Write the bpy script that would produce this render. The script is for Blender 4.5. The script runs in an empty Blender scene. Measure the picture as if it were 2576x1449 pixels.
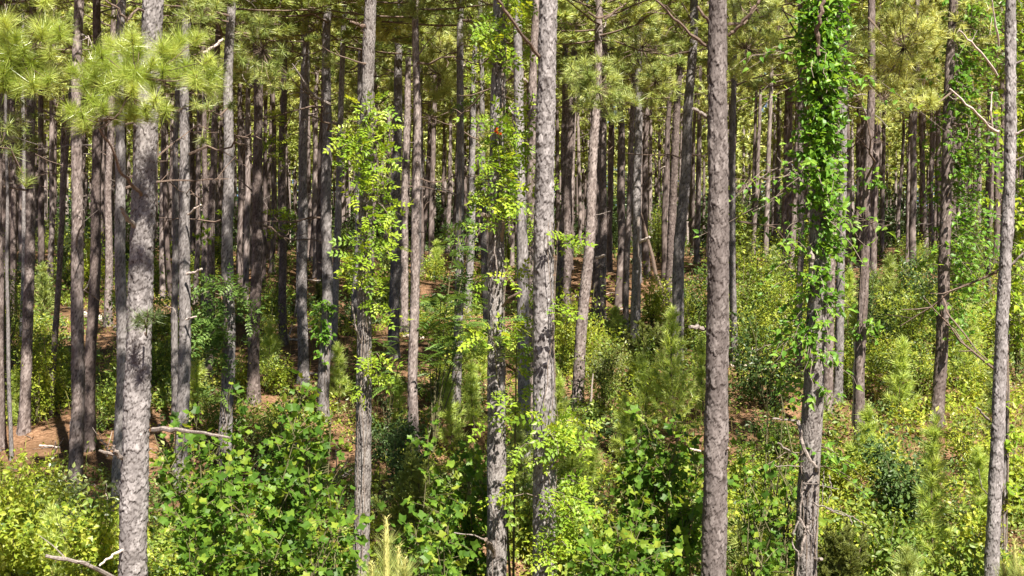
import bpy, math, random
import numpy as np
from mathutils import Vector, Matrix, Quaternion

SC = bpy.context.scene
COL = SC.collection
R = math.radians
# ------------------------------------------------------------------ camera, world, sun, exposure
CAMZ = 6.0                       # camera height above the datum; the ground falls to about 0.8 m under it
F, CX, CY = 3110.0, 1288.0, 724.5
cd = bpy.data.cameras.new('camera'); cam = bpy.data.objects.new('camera', cd); COL.objects.link(cam)
cam.location = (0, 0, CAMZ); cam.rotation_euler = (R(90), 0, 0)
cd.sensor_width = 36; cd.lens = 18 * F / CX; cd.clip_start = 0.1; cd.clip_end = 2000
SC.camera = cam
SUN_EL, SUN_AZ = 53.0, 24.0      # elevation; degrees to the right of straight behind the camera
sdir = Vector((math.sin(R(SUN_AZ)) * math.cos(R(SUN_EL)), -math.cos(R(SUN_AZ)) * math.cos(R(SUN_EL)), math.sin(R(SUN_EL))))
w = bpy.data.worlds.new('World'); SC.world = w; w.use_nodes = True
nt = w.node_tree; nt.nodes.clear()
sk = nt.nodes.new('ShaderNodeTexSky'); sk.sky_type = 'NISHITA'; sk.sun_disc = False; sk.air_density = .42; sk.altitude = 1500
sk.sun_elevation = R(SUN_EL); sk.sun_rotation = math.atan2(sdir.x, sdir.y)
bg = nt.nodes.new('ShaderNodeBackground'); bg.inputs[1].default_value = 0.05
wo = nt.nodes.new('ShaderNodeOutputWorld')
nt.links.new(sk.outputs[0], bg.inputs[0]); nt.links.new(bg.outputs[0], wo.inputs[0])
sl = bpy.data.lights.new('sun', 'SUN'); sl.energy = 5.0; sl.angle = R(0.5); sl.color = (1.0, 0.925, 0.82)
so = bpy.data.objects.new('sun', sl); COL.objects.link(so); so.location = (10, -20, 40)
so.rotation_euler = sdir.to_track_quat('Z', 'Y').to_euler()
SC.view_settings.view_transform = 'Standard'; SC.view_settings.look = 'None'
SC.view_settings.exposure = 1.6; SC.view_settings.gamma = 1.0
SC.view_settings.use_curve_mapping = False
cy = SC.cycles
cy.max_bounces = 6; cy.diffuse_bounces = 2; cy.glossy_bounces = 2; cy.transmission_bounces = 4
cy.transparent_max_bounces = 4; cy.caustics_reflective = False; cy.caustics_refractive = False

rng = np.random.default_rng(7)
random.seed(7)

# ------------------------------------------------------------------ terrain
KD = [-80, 0, 8, 15, 20, 24, 27, 30, 34, 38, 44, 52, 60, 70, 85, 105, 150, 200, 300, 600]
KZ = [-6.5, -5.9, -5.6, -5.2, -4.85, -4.35, -3.95, -3.35, -2.7, -2.1, -1.3, -.35, .6, 1.6, 2.6, 3.4, 4.8, 6.5, 12, 20]
def G(x, y):
    z = np.interp(y, KD, KZ) + CAMZ
    return z + .10 * np.sin(x * .55 + 1.3 * np.sin(y * .31)) + .06 * np.sin(x * 1.3 + y * .9) + .05 * np.sin(y * 1.7 - x * .6)
def at(px, py, d):
    return Vector(((px - CX) / F * d, d, (CY - py) / F * d + CAMZ))
DS = np.linspace(8, 120, 4000)
YS = CY - F * np.interp(DS, KD, KZ) / DS
def depth_of(by):                 # distance at which the ground is seen at that height of the picture
    return float(np.interp(-by, -YS, DS))

# ------------------------------------------------------------------ materials
def new_mat(name):
    m = bpy.data.materials.new(name); m.use_nodes = True
    m.node_tree.nodes.clear(); return m, m.node_tree.nodes, m.node_tree.links
def nd(N, t, **k):
    n = N.new(t)
    for a, b in k.items(): setattr(n, a, b)
    return n
def ramp(N, stops):
    r = N.new('ShaderNodeValToRGB'); e = r.color_ramp.elements
    while len(e) < len(stops): e.new(.5)
    for s, (p, c) in zip(e, stops): s.position = p; s.color = (*c, 1)
    return r
def leaf_mat(name, stops, trans=.38, tcol=1.25, rough=.42, spec=.35, yellow=(1.15, 1.0, .55), gain=1.65):
    m, N, L = new_mat(name)
    at_ = nd(N, 'ShaderNodeAttribute', attribute_name='tint')
    oi = nd(N, 'ShaderNodeObjectInfo')
    ad = nd(N, 'ShaderNodeMath', operation='ADD'); fr = nd(N, 'ShaderNodeMath', operation='FRACT')
    L.new(at_.outputs['Fac'], ad.inputs[0]); L.new(oi.outputs['Random'], ad.inputs[1]); L.new(ad.outputs[0], fr.inputs[0])
    rp = ramp(N, [(a, tuple(min(.85, v * gain) for v in c)) for a, c in stops]); L.new(fr.outputs[0], rp.inputs[0])
    p = nd(N, 'ShaderNodeBsdfPrincipled'); p.inputs['Roughness'].default_value = rough
    p.inputs['Specular IOR Level'].default_value = spec
    L.new(rp.outputs[0], p.inputs['Base Color'])
    mc = nd(N, 'ShaderNodeVectorMath', operation='MULTIPLY'); mc.inputs[1].default_value = tuple(tcol * v for v in yellow)
    L.new(rp.outputs[0], mc.inputs[0])
    t = nd(N, 'ShaderNodeBsdfTranslucent'); L.new(mc.outputs[0], t.inputs[0])
    mx = nd(N, 'ShaderNodeMixShader'); mx.inputs[0].default_value = trans
    L.new(p.outputs[0], mx.inputs[1]); L.new(t.outputs[0], mx.inputs[2])
    o = nd(N, 'ShaderNodeOutputMaterial'); L.new(mx.outputs[0], o.inputs[0])
    return m
def bark_mat(name, plate, fissure, moss=.0, bump=.35):
    m, N, L = new_mat(name)
    a = nd(N, 'ShaderNodeAttribute', attribute_name='tint'); c = nd(N, 'ShaderNodeAttribute', attribute_name='crack')
    oi = nd(N, 'ShaderNodeObjectInfo'); tc = nd(N, 'ShaderNodeTexCoord')
    n1 = nd(N, 'ShaderNodeTexNoise'); n1.inputs['Scale'].default_value = 2.3; n1.inputs['Detail'].default_value = 5
    L.new(tc.outputs['Object'], n1.inputs['Vector'])
    mp = nd(N, 'ShaderNodeMapping'); mp.inputs['Scale'].default_value = (60, 60, 14); L.new(tc.outputs['Object'], mp.inputs[0])
    n2 = nd(N, 'ShaderNodeTexNoise'); n2.inputs['Scale'].default_value = 1.0; n2.inputs['Detail'].default_value = 6
    L.new(mp.outputs[0], n2.inputs['Vector'])
    s1 = nd(N, 'ShaderNodeMath', operation='MULTIPLY_ADD'); L.new(n1.outputs[0], s1.inputs[0]); s1.inputs[1].default_value = .7
    pw = nd(N, 'ShaderNodeMath', operation='MULTIPLY'); pw.inputs[1].default_value = .85; L.new(a.outputs['Fac'], pw.inputs[0]); L.new(pw.outputs[0], s1.inputs[2])
    s2 = nd(N, 'ShaderNodeMath', operation='MULTIPLY_ADD'); L.new(n2.outputs[0], s2.inputs[0]); s2.inputs[1].default_value = .8; L.new(s1.outputs[0], s2.inputs[2])
    s3 = nd(N, 'ShaderNodeMath', operation='MULTIPLY_ADD'); L.new(oi.outputs['Random'], s3.inputs[0]); s3.inputs[1].default_value = .5; L.new(s2.outputs[0], s3.inputs[2])
    s4 = nd(N, 'ShaderNodeMath', operation='MULTIPLY'); s4.inputs[1].default_value = 1 / 2.85; L.new(s3.outputs[0], s4.inputs[0])
    rp = ramp(N, plate); L.new(s4.outputs[0], rp.inputs[0])
    mx = nd(N, 'ShaderNodeMix', data_type='RGBA'); L.new(c.outputs['Fac'], mx.inputs[0]); L.new(rp.outputs[0], mx.inputs[6]); mx.inputs[7].default_value = (*fissure, 1)
    p = nd(N, 'ShaderNodeBsdfPrincipled'); p.inputs['Roughness'].default_value = .85; p.inputs['Specular IOR Level'].default_value = .2
    L.new(mx.outputs[2], p.inputs['Base Color'])
    b = nd(N, 'ShaderNodeBump'); b.inputs['Strength'].default_value = bump; b.inputs['Distance'].default_value = .008
    L.new(n2.outputs[0], b.inputs['Height']); L.new(b.outputs[0], p.inputs['Normal'])
    o = nd(N, 'ShaderNodeOutputMaterial'); L.new(p.outputs[0], o.inputs[0])
    return m
def wood_mat(name, c0, c1, sc=(8, 8, 8)):
    m, N, L = new_mat(name)
    tc = nd(N, 'ShaderNodeTexCoord'); mp = nd(N, 'ShaderNodeMapping'); mp.inputs['Scale'].default_value = sc
    L.new(tc.outputs['Object'], mp.inputs[0])
    n = nd(N, 'ShaderNodeTexNoise'); n.inputs['Detail'].default_value = 6; L.new(mp.outputs[0], n.inputs['Vector'])
    rp = ramp(N, [(.3, c0), (.7, c1)]); L.new(n.outputs[0], rp.inputs[0])
    p = nd(N, 'ShaderNodeBsdfPrincipled'); p.inputs['Roughness'].default_value = .8; p.inputs['Specular IOR Level'].default_value = .2
    L.new(rp.outputs[0], p.inputs['Base Color'])
    b = nd(N, 'ShaderNodeBump'); b.inputs['Strength'].default_value = .5; b.inputs['Distance'].default_value = .01
    L.new(n.outputs[0], b.inputs['Height']); L.new(b.outputs[0], p.inputs['Normal'])
    o = nd(N, 'ShaderNodeOutputMaterial'); L.new(p.outputs[0], o.inputs[0])
    return m

M = {}
M['bark_grey'] = bark_mat('grey_scaly_bark', [(.25, (.075, .066, .064)), (.5, (.19, .174, .17)), (.72, (.36, .335, .33))], (.026, .018, .015))
M['bark_brown'] = bark_mat('brown_pine_bark', [(.22, (.05, .037, .034)), (.48, (.14, .11, .10)), (.74, (.37, .315, .295))], (.024, .015, .012))
M['bark_pale'] = bark_mat('pale_ridged_bark', [(.15, (.09, .077, .072)), (.45, (.20, .18, .17)), (.75, (.33, .31, .295))], (.035, .026, .022))
M['bark_near_brown'] = bark_mat('near_brown_bark', [(.25, (.052, .042, .039)), (.5, (.135, .115, .108)), (.74, (.27, .24, .228))], (.022, .015, .012))
M['twig'] = wood_mat('twig_bark', (.09, .06, .045), (.2, .15, .12))
M['dead'] = wood_mat('dead_wood', (.13, .105, .09), (.30, .262, .238), (10, 10, 10))
M['bleached'] = wood_mat('bleached_wood', (.42, .34, .29), (.6, .52, .47), (10, 10, 10))
M['stem_green'] = wood_mat('green_stem', (.09, .08, .04), (.15, .14, .07))
M['vine_stem'] = wood_mat('vine_stem', (.12, .09, .07), (.26, .21, .175))
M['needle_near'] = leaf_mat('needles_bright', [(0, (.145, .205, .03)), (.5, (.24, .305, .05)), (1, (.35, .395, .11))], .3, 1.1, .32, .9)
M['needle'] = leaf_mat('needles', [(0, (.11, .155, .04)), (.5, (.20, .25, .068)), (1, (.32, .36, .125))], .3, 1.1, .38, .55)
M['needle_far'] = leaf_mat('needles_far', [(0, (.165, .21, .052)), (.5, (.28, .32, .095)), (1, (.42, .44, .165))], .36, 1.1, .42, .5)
M['needle_young'] = leaf_mat('needles_young', [(0, (.21, .29, .06)), (.5, (.30, .38, .10)), (1, (.40, .46, .17))], .45, 1.1, .4, .4)
M['needle_dark'] = leaf_mat('needles_dark', [(0, (.04, .065, .02)), (.5, (.07, .10, .03)), (1, (.11, .14, .05))], .25, 1.1, .4, .4)
M['needle_dead'] = leaf_mat('needles_dead', [(0, (.16, .07, .03)), (1, (.3, .15, .07))], .2, 1.0, .6, .2, (1, 1, 1))
M['poplar'] = leaf_mat('poplar_leaf', [(0, (.03, .07, .010)), (.45, (.06, .12, .014)), (.8, (.095, .165, .018)), (1, (.17, .21, .026))], .45, spec=.2)
M['trumpet'] = leaf_mat('trumpet_leaf', [(0, (.09, .16, .014)), (.5, (.15, .23, .02)), (1, (.24, .29, .028))], .42)
M['ovate'] = leaf_mat('ovate_leaf', [(0, (.05, .12, .014)), (.5, (.09, .19, .022)), (1, (.16, .26, .035))], .46)
M['heaven'] = leaf_mat('pinnate_leaf', [(0, (.05, .095, .022)), (.5, (.075, .135, .03)), (1, (.11, .17, .035))], .4)
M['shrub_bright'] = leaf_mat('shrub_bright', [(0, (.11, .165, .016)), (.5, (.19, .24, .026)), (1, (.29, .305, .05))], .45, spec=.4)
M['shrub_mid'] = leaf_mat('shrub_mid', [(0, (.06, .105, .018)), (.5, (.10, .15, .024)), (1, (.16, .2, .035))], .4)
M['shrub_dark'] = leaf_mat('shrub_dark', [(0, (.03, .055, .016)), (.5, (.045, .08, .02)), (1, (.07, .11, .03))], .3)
M['shrub_grey'] = leaf_mat('shrub_grey', [(0, (.10, .14, .05)), (.5, (.16, .2, .07)), (1, (.22, .25, .1))], .35, rough=.35, spec=.5)
M['cedar'] = leaf_mat('cedar_scale', [(0, (.12, .16, .03)), (.5, (.17, .21, .045)), (1, (.23, .26, .07))], .25)
M['olive'] = leaf_mat('olive_scale', [(0, (.06, .075, .018)), (.5, (.09, .11, .025)), (1, (.13, .14, .035))], .25)
M['flower'] = leaf_mat('orange_flower', [(0, (.6, .10, .02)), (1, (.75, .18, .03))], .3, 1, yellow=(1, 1, 1), gain=1)
M['candle'] = leaf_mat('pine_candle', [(0, (.38, .38, .12)), (1, (.52, .48, .18))], .1, 1, gain=1)
M['grass'] = leaf_mat('grass_blade', [(0, (.13, .17, .025)), (.6, (.2, .23, .05)), (1, (.34, .29, .13))], .4)
M['straw'] = leaf_mat('pine_straw', [(0, (.16, .085, .04)), (.5, (.27, .155, .08)), (1, (.38, .25, .15))], .1, 1, .6, .2, (1, 1, 1), gain=.9)
M['deep'] = leaf_mat('deep_shade_leaf', [(0, (.018, .03, .010)), (.6, (.03, .045, .014)), (1, (.05, .065, .02))], .25, gain=1.2)  # leaf colour darkened to stand for deep shade in the far gaps
# ground
m, N, L = new_mat('pine_straw_ground')
tc = nd(N, 'ShaderNodeTexCoord')
n1 = nd(N, 'ShaderNodeTexNoise'); n1.inputs['Scale'].default_value = .55; n1.inputs['Detail'].default_value = 6
n2 = nd(N, 'ShaderNodeTexNoise'); n2.inputs['Scale'].default_value = 14; n2.inputs['Detail'].default_value = 8
L.new(tc.outputs['Object'], n1.inputs[0]); L.new(tc.outputs['Object'], n2.inputs[0])
r1 = ramp(N, [(.3, (.09, .05, .028)), (.5, (.19, .108, .062)), (.72, (.30, .19, .115))]); L.new(n2.outputs[0], r1.inputs[0])
r2 = ramp(N, [(.38, (0, 0, 0)), (.62, (1, 1, 1))]); L.new(n1.outputs[0], r2.inputs[0])
mx = nd(N, 'ShaderNodeMix', data_type='RGBA'); L.new(r2.outputs[0], mx.inputs[0]); mx.inputs[6].default_value = (.10, .06, .032, 1); L.new(r1.outputs[0], mx.inputs[7])
p = nd(N, 'ShaderNodeBsdfPrincipled'); p.inputs['Roughness'].default_value = .95; p.inputs['Specular IOR Level'].default_value = .1
L.new(mx.outputs[2], p.inputs['Base Color'])
b = nd(N, 'ShaderNodeBump'); b.inputs['Strength'].default_value = .8; b.inputs['Distance'].default_value = .04
L.new(n2.outputs[0], b.inputs['Height']); L.new(b.outputs[0], p.inputs['Normal'])
o = nd(N, 'ShaderNodeOutputMaterial'); L.new(p.outputs[0], o.inputs[0]); M['ground'] = m

# ------------------------------------------------------------------ mesh builder
class MB:
    def __init__(s): s.v = []; s.f = []; s.mi = []; s.t = []; s.c = []; s.n = 0
    def add(s, v, f, mat=0, tint=0., crack=0.):
        v = np.asarray(v, float).reshape(-1, 3); f = np.asarray(f, np.int64)
        s.v.append(v); s.f.append(f + s.n); s.mi.append(np.full(len(f), mat, np.int32))
        s.t.append(np.broadcast_to(np.asarray(tint, np.float32), (len(v),))); s.c.append(np.broadcast_to(np.asarray(crack, np.float32), (len(v),)))
        s.n += len(v)
    def tube(s, pts, rad, sides=6, mat=0, tint=.5, cap=True):
        P = np.asarray([tuple(p) for p in pts], float); rad = np.broadcast_to(np.asarray(rad, float), (len(P),))
        T = np.gradient(P, axis=0); T /= np.linalg.norm(T, axis=1)[:, None] + 1e-9
        up = np.array([.31, .17, .93]); up = np.where(np.abs(T @ up)[:, None] > .95, np.array([[.93, .3, .1]]), up[None])
        A = np.cross(T, up); A /= np.linalg.norm(A, axis=1)[:, None] + 1e-9; B = np.cross(T, A)
        th = np.arange(sides) * 2 * np.pi / sides
        V = P[:, None] + rad[:, None, None] * (np.cos(th)[None, :, None] * A[:, None] + np.sin(th)[None, :, None] * B[:, None])
        n = len(P); i = np.arange(n - 1)[:, None] * sides; j = np.arange(sides)[None]; k = (j + 1) % sides
        f = np.stack([i + j, i + k, i + sides + k, i + sides + j], -1).reshape(-1, 4)
        s.add(V.reshape(-1, 3), f, mat, tint)
        if cap:
            base = s.n - n * sides
            for o0 in (0, (n - 1) * sides):
                q = np.arange(sides)
                c = np.concatenate([V.reshape(-1, 3)[o0:o0 + sides], P[[0 if o0 == 0 else n - 1]]])
                s.add(c, np.stack([q, (q + 1) % sides, np.full(sides, sides)], -1), mat, tint)
    def stamp(s, tv, tf, pos, ax, nrm, size, mat=0, tint=None):
        """copies of a template (axis +Y, normal +Z) at pos, along ax, facing nrm"""
        n = len(pos)
        if n == 0: return
        Rm = frames(ax, nrm)
        size = np.broadcast_to(np.asarray(size, float), (n,))
        V = pos[:, None] + size[:, None, None] * np.einsum('nij,tj->nti', Rm, tv)
        k = len(tv)
        f = (np.arange(n) * k)[:, None, None] + np.asarray(tf)[None]
        if tint is None: tint = rng.random(n)
        s.add(V.reshape(-1, 3), f.reshape(-1, np.asarray(tf).shape[1]), mat, np.repeat(tint, k))
    def needles(s, pos, ax, n, length, width, mat=0, spread=(.15, 1.6)):
        """tufts of thin needles: pos, ax per tuft"""
        k = len(pos)
        if k == 0: return
        ln = np.broadcast_to(np.asarray(length, float), (k,))
        ax = unit(ax); ref = np.where(np.abs(ax[:, 2:3]) > .9, np.array([[1., 0, 0]]), np.array([[0., 0, 1]]))
        a = unit(np.cross(ax, ref)); b_ = np.cross(ax, a)
        ph = rng.random((k, n)) * 2 * np.pi; el = spread[0] + (spread[1] * (.6 + .5 * rng.random((k, 1))) - spread[0]) * rng.random((k, n)) ** .75
        D = np.cos(el)[..., None] * ax[:, None] + np.sin(el)[..., None] * (np.cos(ph)[..., None] * a[:, None] + np.sin(ph)[..., None] * b_[:, None])
        D[..., 2] -= .05 + .3 * rng.random((k, 1))
        D /= np.linalg.norm(D, axis=-1)[..., None]
        LL = ln[:, None] * (.6 + .6 * rng.random((k, 1))) * (.7 + .5 * rng.random((k, n)))
        off = (rng.random((k, n)) - .65) * ln[:, None] * .55
        P0 = pos[:, None] + ax[:, None] * off[..., None]
        sd = np.cross(D, rng.normal(size=(k, n, 3))); sd /= np.linalg.norm(sd, axis=-1)[..., None] + 1e-9
        P1 = P0 + D * LL[..., None] * .97
        hw = width * .5
        V = np.stack([P0 - sd * hw, P0 + sd * hw, P1], 2).reshape(-1, 3)
        V2 = V
        f = np.arange(k * n * 3).reshape(-1, 3)
        tt = np.repeat((rng.random(k)[:, None] * .6 + rng.random((k, n)) * .4).reshape(-1), 3)
        s.add(V2, f, mat, tt)
    def build(s, name, mats, smooth=False, xf=None):
        me = bpy.data.meshes.new(name)
        V = np.concatenate(s.v)
        if xf is not None:
            A = np.array(xf); V = V @ A[:3, :3].T + A[:3, 3]
        me.vertices.add(len(V)); me.vertices.foreach_set('co', V.astype(np.float32).ravel())
        loops = np.concatenate([f.ravel() for f in s.f]).astype(np.int32)
        tot = np.concatenate([np.full(len(f), f.shape[1], np.int32) for f in s.f])
        st = np.concatenate([[0], np.cumsum(tot)[:-1]]).astype(np.int32)
        me.loops.add(len(loops)); me.loops.foreach_set('vertex_index', loops)
        me.polygons.add(len(tot)); me.polygons.foreach_set('loop_start', st)
        try: me.polygons.foreach_set('loop_total', tot)
        except Exception: pass
        me.polygons.foreach_set('material_index', np.concatenate(s.mi))
        me.polygons.foreach_set('use_smooth', np.full(len(tot), bool(smooth)))
        a = me.attributes.new('tint', 'FLOAT', 'POINT'); a.data.foreach_set('value', np.concatenate(s.t).astype(np.float32))
        c = np.concatenate(s.c)
        if c.any():
            a = me.attributes.new('crack', 'FLOAT', 'POINT'); a.data.foreach_set('value', c.astype(np.float32))
        for q in mats: me.materials.append(M[q])
        me.update(calc_edges=True)
        return me
def unit(a): return a / (np.linalg.norm(a, axis=-1, keepdims=True) + 1e-9)
def frames(ax, nrm):
    y = unit(ax); x = unit(np.cross(y, nrm)); z = np.cross(x, y)
    return np.stack([x, y, z], -1)
def rnd_dirs(n, up=.5, toward=(0, 0, 0)):
    d = rng.normal(size=(n, 3)); d = unit(d); d[:, 2] += up; d += np.asarray(toward, float); return unit(d)

# leaf templates: axis +Y, normal +Z, length 1
def T_diamond(wd=.5, fold=.12):
    return np.array([[0, 0, 0], [-wd / 2, .45, fold], [0, 1, -.05], [wd / 2, .45, fold]]), np.array([[0, 3, 2], [0, 2, 1]])
def T_ovate(wd=.62):
    v = np.array([[0, 0, 0], [-wd * .42, .22, .10], [-wd * .46, .5, .10], [-wd * .2, .82, .02], [0, 1.05, -.1], [wd * .2, .82, .02], [wd * .46, .5, .10], [wd * .42, .22, .10], [0, .5, 0]])
    f = np.array([[8, i, i + 1] for i in range(0, 7)] + [[8, 7, 0]]); return v, f[:, ::-1].copy()
def T_tulip():
    pts = [(0, 0), (-.28, -.04), (-.55, .16), (-.38, .36), (-.34, .52), (-.44, .86), (-.2, .82), (0, .74), (.2, .82), (.44, .86), (.34, .52), (.38, .36), (.55, .16), (.28, -.04)]
    v = np.array([(x, y, .22 * abs(x) - .10 * y * y) for x, y in pts] + [(0, .38, -.02)]); n = len(pts)
    f = np.array([[n, (i + 1) % n, i] for i in range(n)]); return v, f
def T_pinnate(pairs=4, wl=.30, ww=.16, droop=.25, end=True):
    V = []; Fc = []; k = 0
    def leaflet(bx, by, bz, dx, dy, l, wdt):
        nonlocal k
        d = np.array([dx, dy, -.15]); d /= np.linalg.norm(d); s_ = np.array([-d[1], d[0], 0]); b0 = np.array([bx, by, bz])
        V.extend([b0, b0 + d * l * .4 - s_ * wdt / 2 + [0, 0, .02], b0 + d * l, b0 + d * l * .4 + s_ * wdt / 2 + [0, 0, .02]])
        Fc.extend([[k, k + 1, k + 2], [k, k + 2, k + 3]]); k += 4
    for i in range(pairs):
        y = .18 + .72 * i / max(pairs - 1, 1); z = -droop * y * y; l = wl * (1 - .35 * abs(y - .5))
        leaflet(0, y, z, -.9, .45, l, ww); leaflet(0, y, z, .9, .45, l, ww)
    if end: leaflet(0, .95, -droop * .9, 0, 1, wl, ww)
    V.extend([np.array([-.008, 0, 0]), np.array([.008, 0, 0]), np.array([0, .95, -droop * .9])]); Fc.append([k, k + 1, k + 2])
    return np.array(V), np.array(Fc)
T_DI, T_OV, T_TU = T_diamond(), T_ovate(), T_tulip()
T_PI = T_pinnate(4, .30, .17); T_HE = T_pinnate(10, .24, .075, .35)

# ------------------------------------------------------------------ object helpers
def thing(name, label, cat, loc, group=None, mat=None):
    o = bpy.data.objects.new(name, None); COL.objects.link(o); o.empty_display_size = .2
    if mat is not None: o.matrix_world = mat
    else: o.location = loc
    o['label'] = label; o['category'] = cat
    if group: o['group'] = group
    return o
def part(name, me, root, basis=None, label=None, kind=None):
    o = bpy.data.objects.new(name, me); COL.objects.link(o); o.parent = root
    if basis is not None: o.matrix_basis = basis
    if label: o['label'] = label
    if kind: o['kind'] = kind
    return o
def solo(name, me, kind=None, label=None, cat=None, group=None):
    o = bpy.data.objects.new(name, me); COL.objects.link(o)
    for k, v in (('kind', kind), ('label', label), ('category', cat), ('group', group)):
        if v: o[k] = v
    return o

# ------------------------------------------------------------------ ground sheet
def axis(segs):
    return np.concatenate([np.arange(a, b_, st) for a, b_, st in segs] + [[segs[-1][1]]])
xs = axis([(-420, -80, 20), (-80, -26, 3), (-26, 26, .4), (26, 80, 3), (80, 420, 20)])
ys = axis([(-80, 6, 6), (6, 60, .4), (60, 130, 1.5), (130, 600, 12)])
X, Y = np.meshgrid(xs, ys); Z = G(X, Y) + .035 * rng.normal(size=X.shape) * ((np.abs(X) < 40) & (Y < 90))
g = MB(); nx = len(xs); i = np.arange(len(ys) - 1)[:, None] * nx; j = np.arange(nx - 1)[None]
g.add(np.stack([X, Y, Z], -1).reshape(-1, 3), np.stack([i + j, i + j + 1, i + nx + j + 1, i + nx + j], -1).reshape(-1, 4))
solo('forest_floor', g.build('forest_floor', ['ground'], True), 'structure', 'rising forest floor of orange pine straw')

# ------------------------------------------------------------------ trunks
def voro(u, v, ncu, cu, cv, sd):
    r_ = np.random.default_rng(sd); nv = 1024
    jx = r_.random((ncu, nv)) * .8 + .1; jy = r_.random((ncu, nv)) * .8 + .1; lv = r_.random((ncu, nv))
    a = u / cu; b_ = v / cv + 40
    i0 = np.floor(a).astype(int); j0 = np.floor(b_).astype(int)
    f1 = np.full(a.shape, 9.); f2 = np.full(a.shape, 9.); lev = np.zeros(a.shape); dy = np.zeros(a.shape); dx = np.zeros(a.shape)
    for di in (-1, 0, 1):
        for dj in (-1, 0, 1):
            ii = i0 + di; jj = (j0 + dj) % nv; im = ii % ncu
            ex = a - ii - jx[im, jj]; ey = b_ - (j0 + dj) - jy[im, jj]
            d = np.sqrt(ex * ex + ey * ey)
            nw = d < f1
            f2 = np.where(nw, f1, np.minimum(f2, d)); lev = np.where(nw, lv[im, jj], lev); dy = np.where(nw, ey, dy); dx = np.where(nw, ex, dx)
            f1 = np.where(nw, d, f1)
    return f1, f2, lev, dx, dy
def trunk_mesh(name, sd, r0, H, sides, step, zf, bark, depth=.012, ridged=False, near=False, cvk=1.):
    r_ = np.random.default_rng(sd)
    zs = np.concatenate([np.arange(-.5, zf, step), np.linspace(zf, H, 24)])
    th = np.arange(sides) * 2 * np.pi / sides
    TH, ZZ = np.meshgrid(th, zs)
    rad = r0 * np.clip(1.16 - ZZ / (H * 1.2), .08, None) / (1.16 - 4 / (H * 1.2))
    fl = np.exp(-np.clip(ZZ + .1, 0, None) / .30); rad = rad * (1 + fl * (.35 + .18 * np.sin(TH * 4 + sd) + .1 * np.sin(TH * 7)))
    cu0 = (.062 if near else .06) if not ridged else .03; cv = (.095 if near else .10) if not ridged else .34
    cv *= cvk
    ncu = max(6, int(round(2 * np.pi * r0 / cu0))); cu = 2 * np.pi * r0 / ncu
    U = TH * r0; V = ZZ.copy()
    U2 = U + .014 * np.sin(V * 31 + 3 * np.sin(TH * 2)) + .009 * np.sin(V * 77 + TH * 3) + .005 * np.sin(V * 171 + TH * 9); V2 = V + .022 * np.sin(TH * 5 + V * 13) + .014 * np.sin(TH * 11 - V * 29) + .008 * np.sin(TH * 23 + V * 53)
    f1, f2, lev, dx, dy = voro(U2, V2, ncu, cu, cv, sd)
    e = np.clip((f2 - f1) / (.10 if not ridged else .26), 0, 1); e = e * e * (3 - 2 * e)
    g1, g2, lev2, dx2, dy2 = voro(U2 + .4 * cu, V2 + .3 * cv, int(ncu * 1.7), cu * ncu / int(ncu * 1.7), cv / 1.5, sd + 1)
    e2 = np.clip((g2 - g1) / .10, 0, 1)
    if ridged: disp = depth * (e - 1) + depth * .3 * (e2 - 1) + depth * .35 * (lev - .5) + depth * .25 * (lev2 - .5)
    else: disp = depth * .6 * (e - 1) + depth * .7 * (lev - .5) * e - depth * .8 * dy * e + depth * .6 * (lev2 - .5) * e - depth * .7 * dy2 * e2 + depth * .3 * dx2 * e
    disp += .004 * np.sin(V * 5 + TH * 2 + sd) + depth * .07 * r_.normal(size=U.shape)
    crk = np.clip((1 - e) * 1.0 + (1 - e2) * .55 + .25 * np.clip(dy * e - .30, 0, 1), 0, 1)
    for q in range(9 if near else 5):
        kz, ka = r_.uniform(.8, 9.5), r_.uniform(0, 6.283); du_ = (np.mod(TH - ka + np.pi, 2 * np.pi) - np.pi) * r0; dz_ = ZZ - kz
        g_ = np.exp(-(du_ ** 2 + (dz_ * .75) ** 2) / (2 * (.032 + .02 * r_.random()) ** 2)); disp = disp + (.014 if near else .012) * g_ - .02 * g_ ** 7
        crk = np.maximum(crk, np.clip(g_ * 1.7 - .75, 0, .9))
    fade = np.clip((H - ZZ) / (H * .6), .25, 1)
    rad = rad + disp * fade * min(1, r0 / .11)
    ox = .05 * np.sin(zs * .55 + sd) + .025 * np.sin(zs * 1.5 + sd * 2) ; oy = .035 * np.sin(zs * .5 + sd * 3)
    ox -= np.interp(0, zs, ox); oy -= np.interp(0, zs, oy)
    P = np.stack([rad * np.cos(TH) + ox[:, None], rad * np.sin(TH) + oy[:, None], ZZ], -1)
    mb = MB(); n = len(zs); i = np.arange(n - 1)[:, None] * sides; j = np.arange(sides)[None]; k = (j + 1) % sides
    mb.add(P.reshape(-1, 3), np.stack([i + j, i + k, i + sides + k, i + sides + j], -1).reshape(-1, 4), 0, (.55 * lev + .45 * lev2).ravel(), crk.ravel() * .92)
    return mb.build(name, [bark], True)
RREF = .14
mid_trunks = [trunk_mesh('trunk_mid', 20 + q, RREF, 20, 40, .036, 11.5, ['bark_brown', 'bark_brown', 'bark_grey', 'bark_brown', 'bark_grey'][q]) for q in range(5)]
far_trunks = [trunk_mesh('trunk_far', 40 + q, RREF, 20, 14, .13, 14, 'bark_brown', .014) for q in range(4)]

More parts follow.
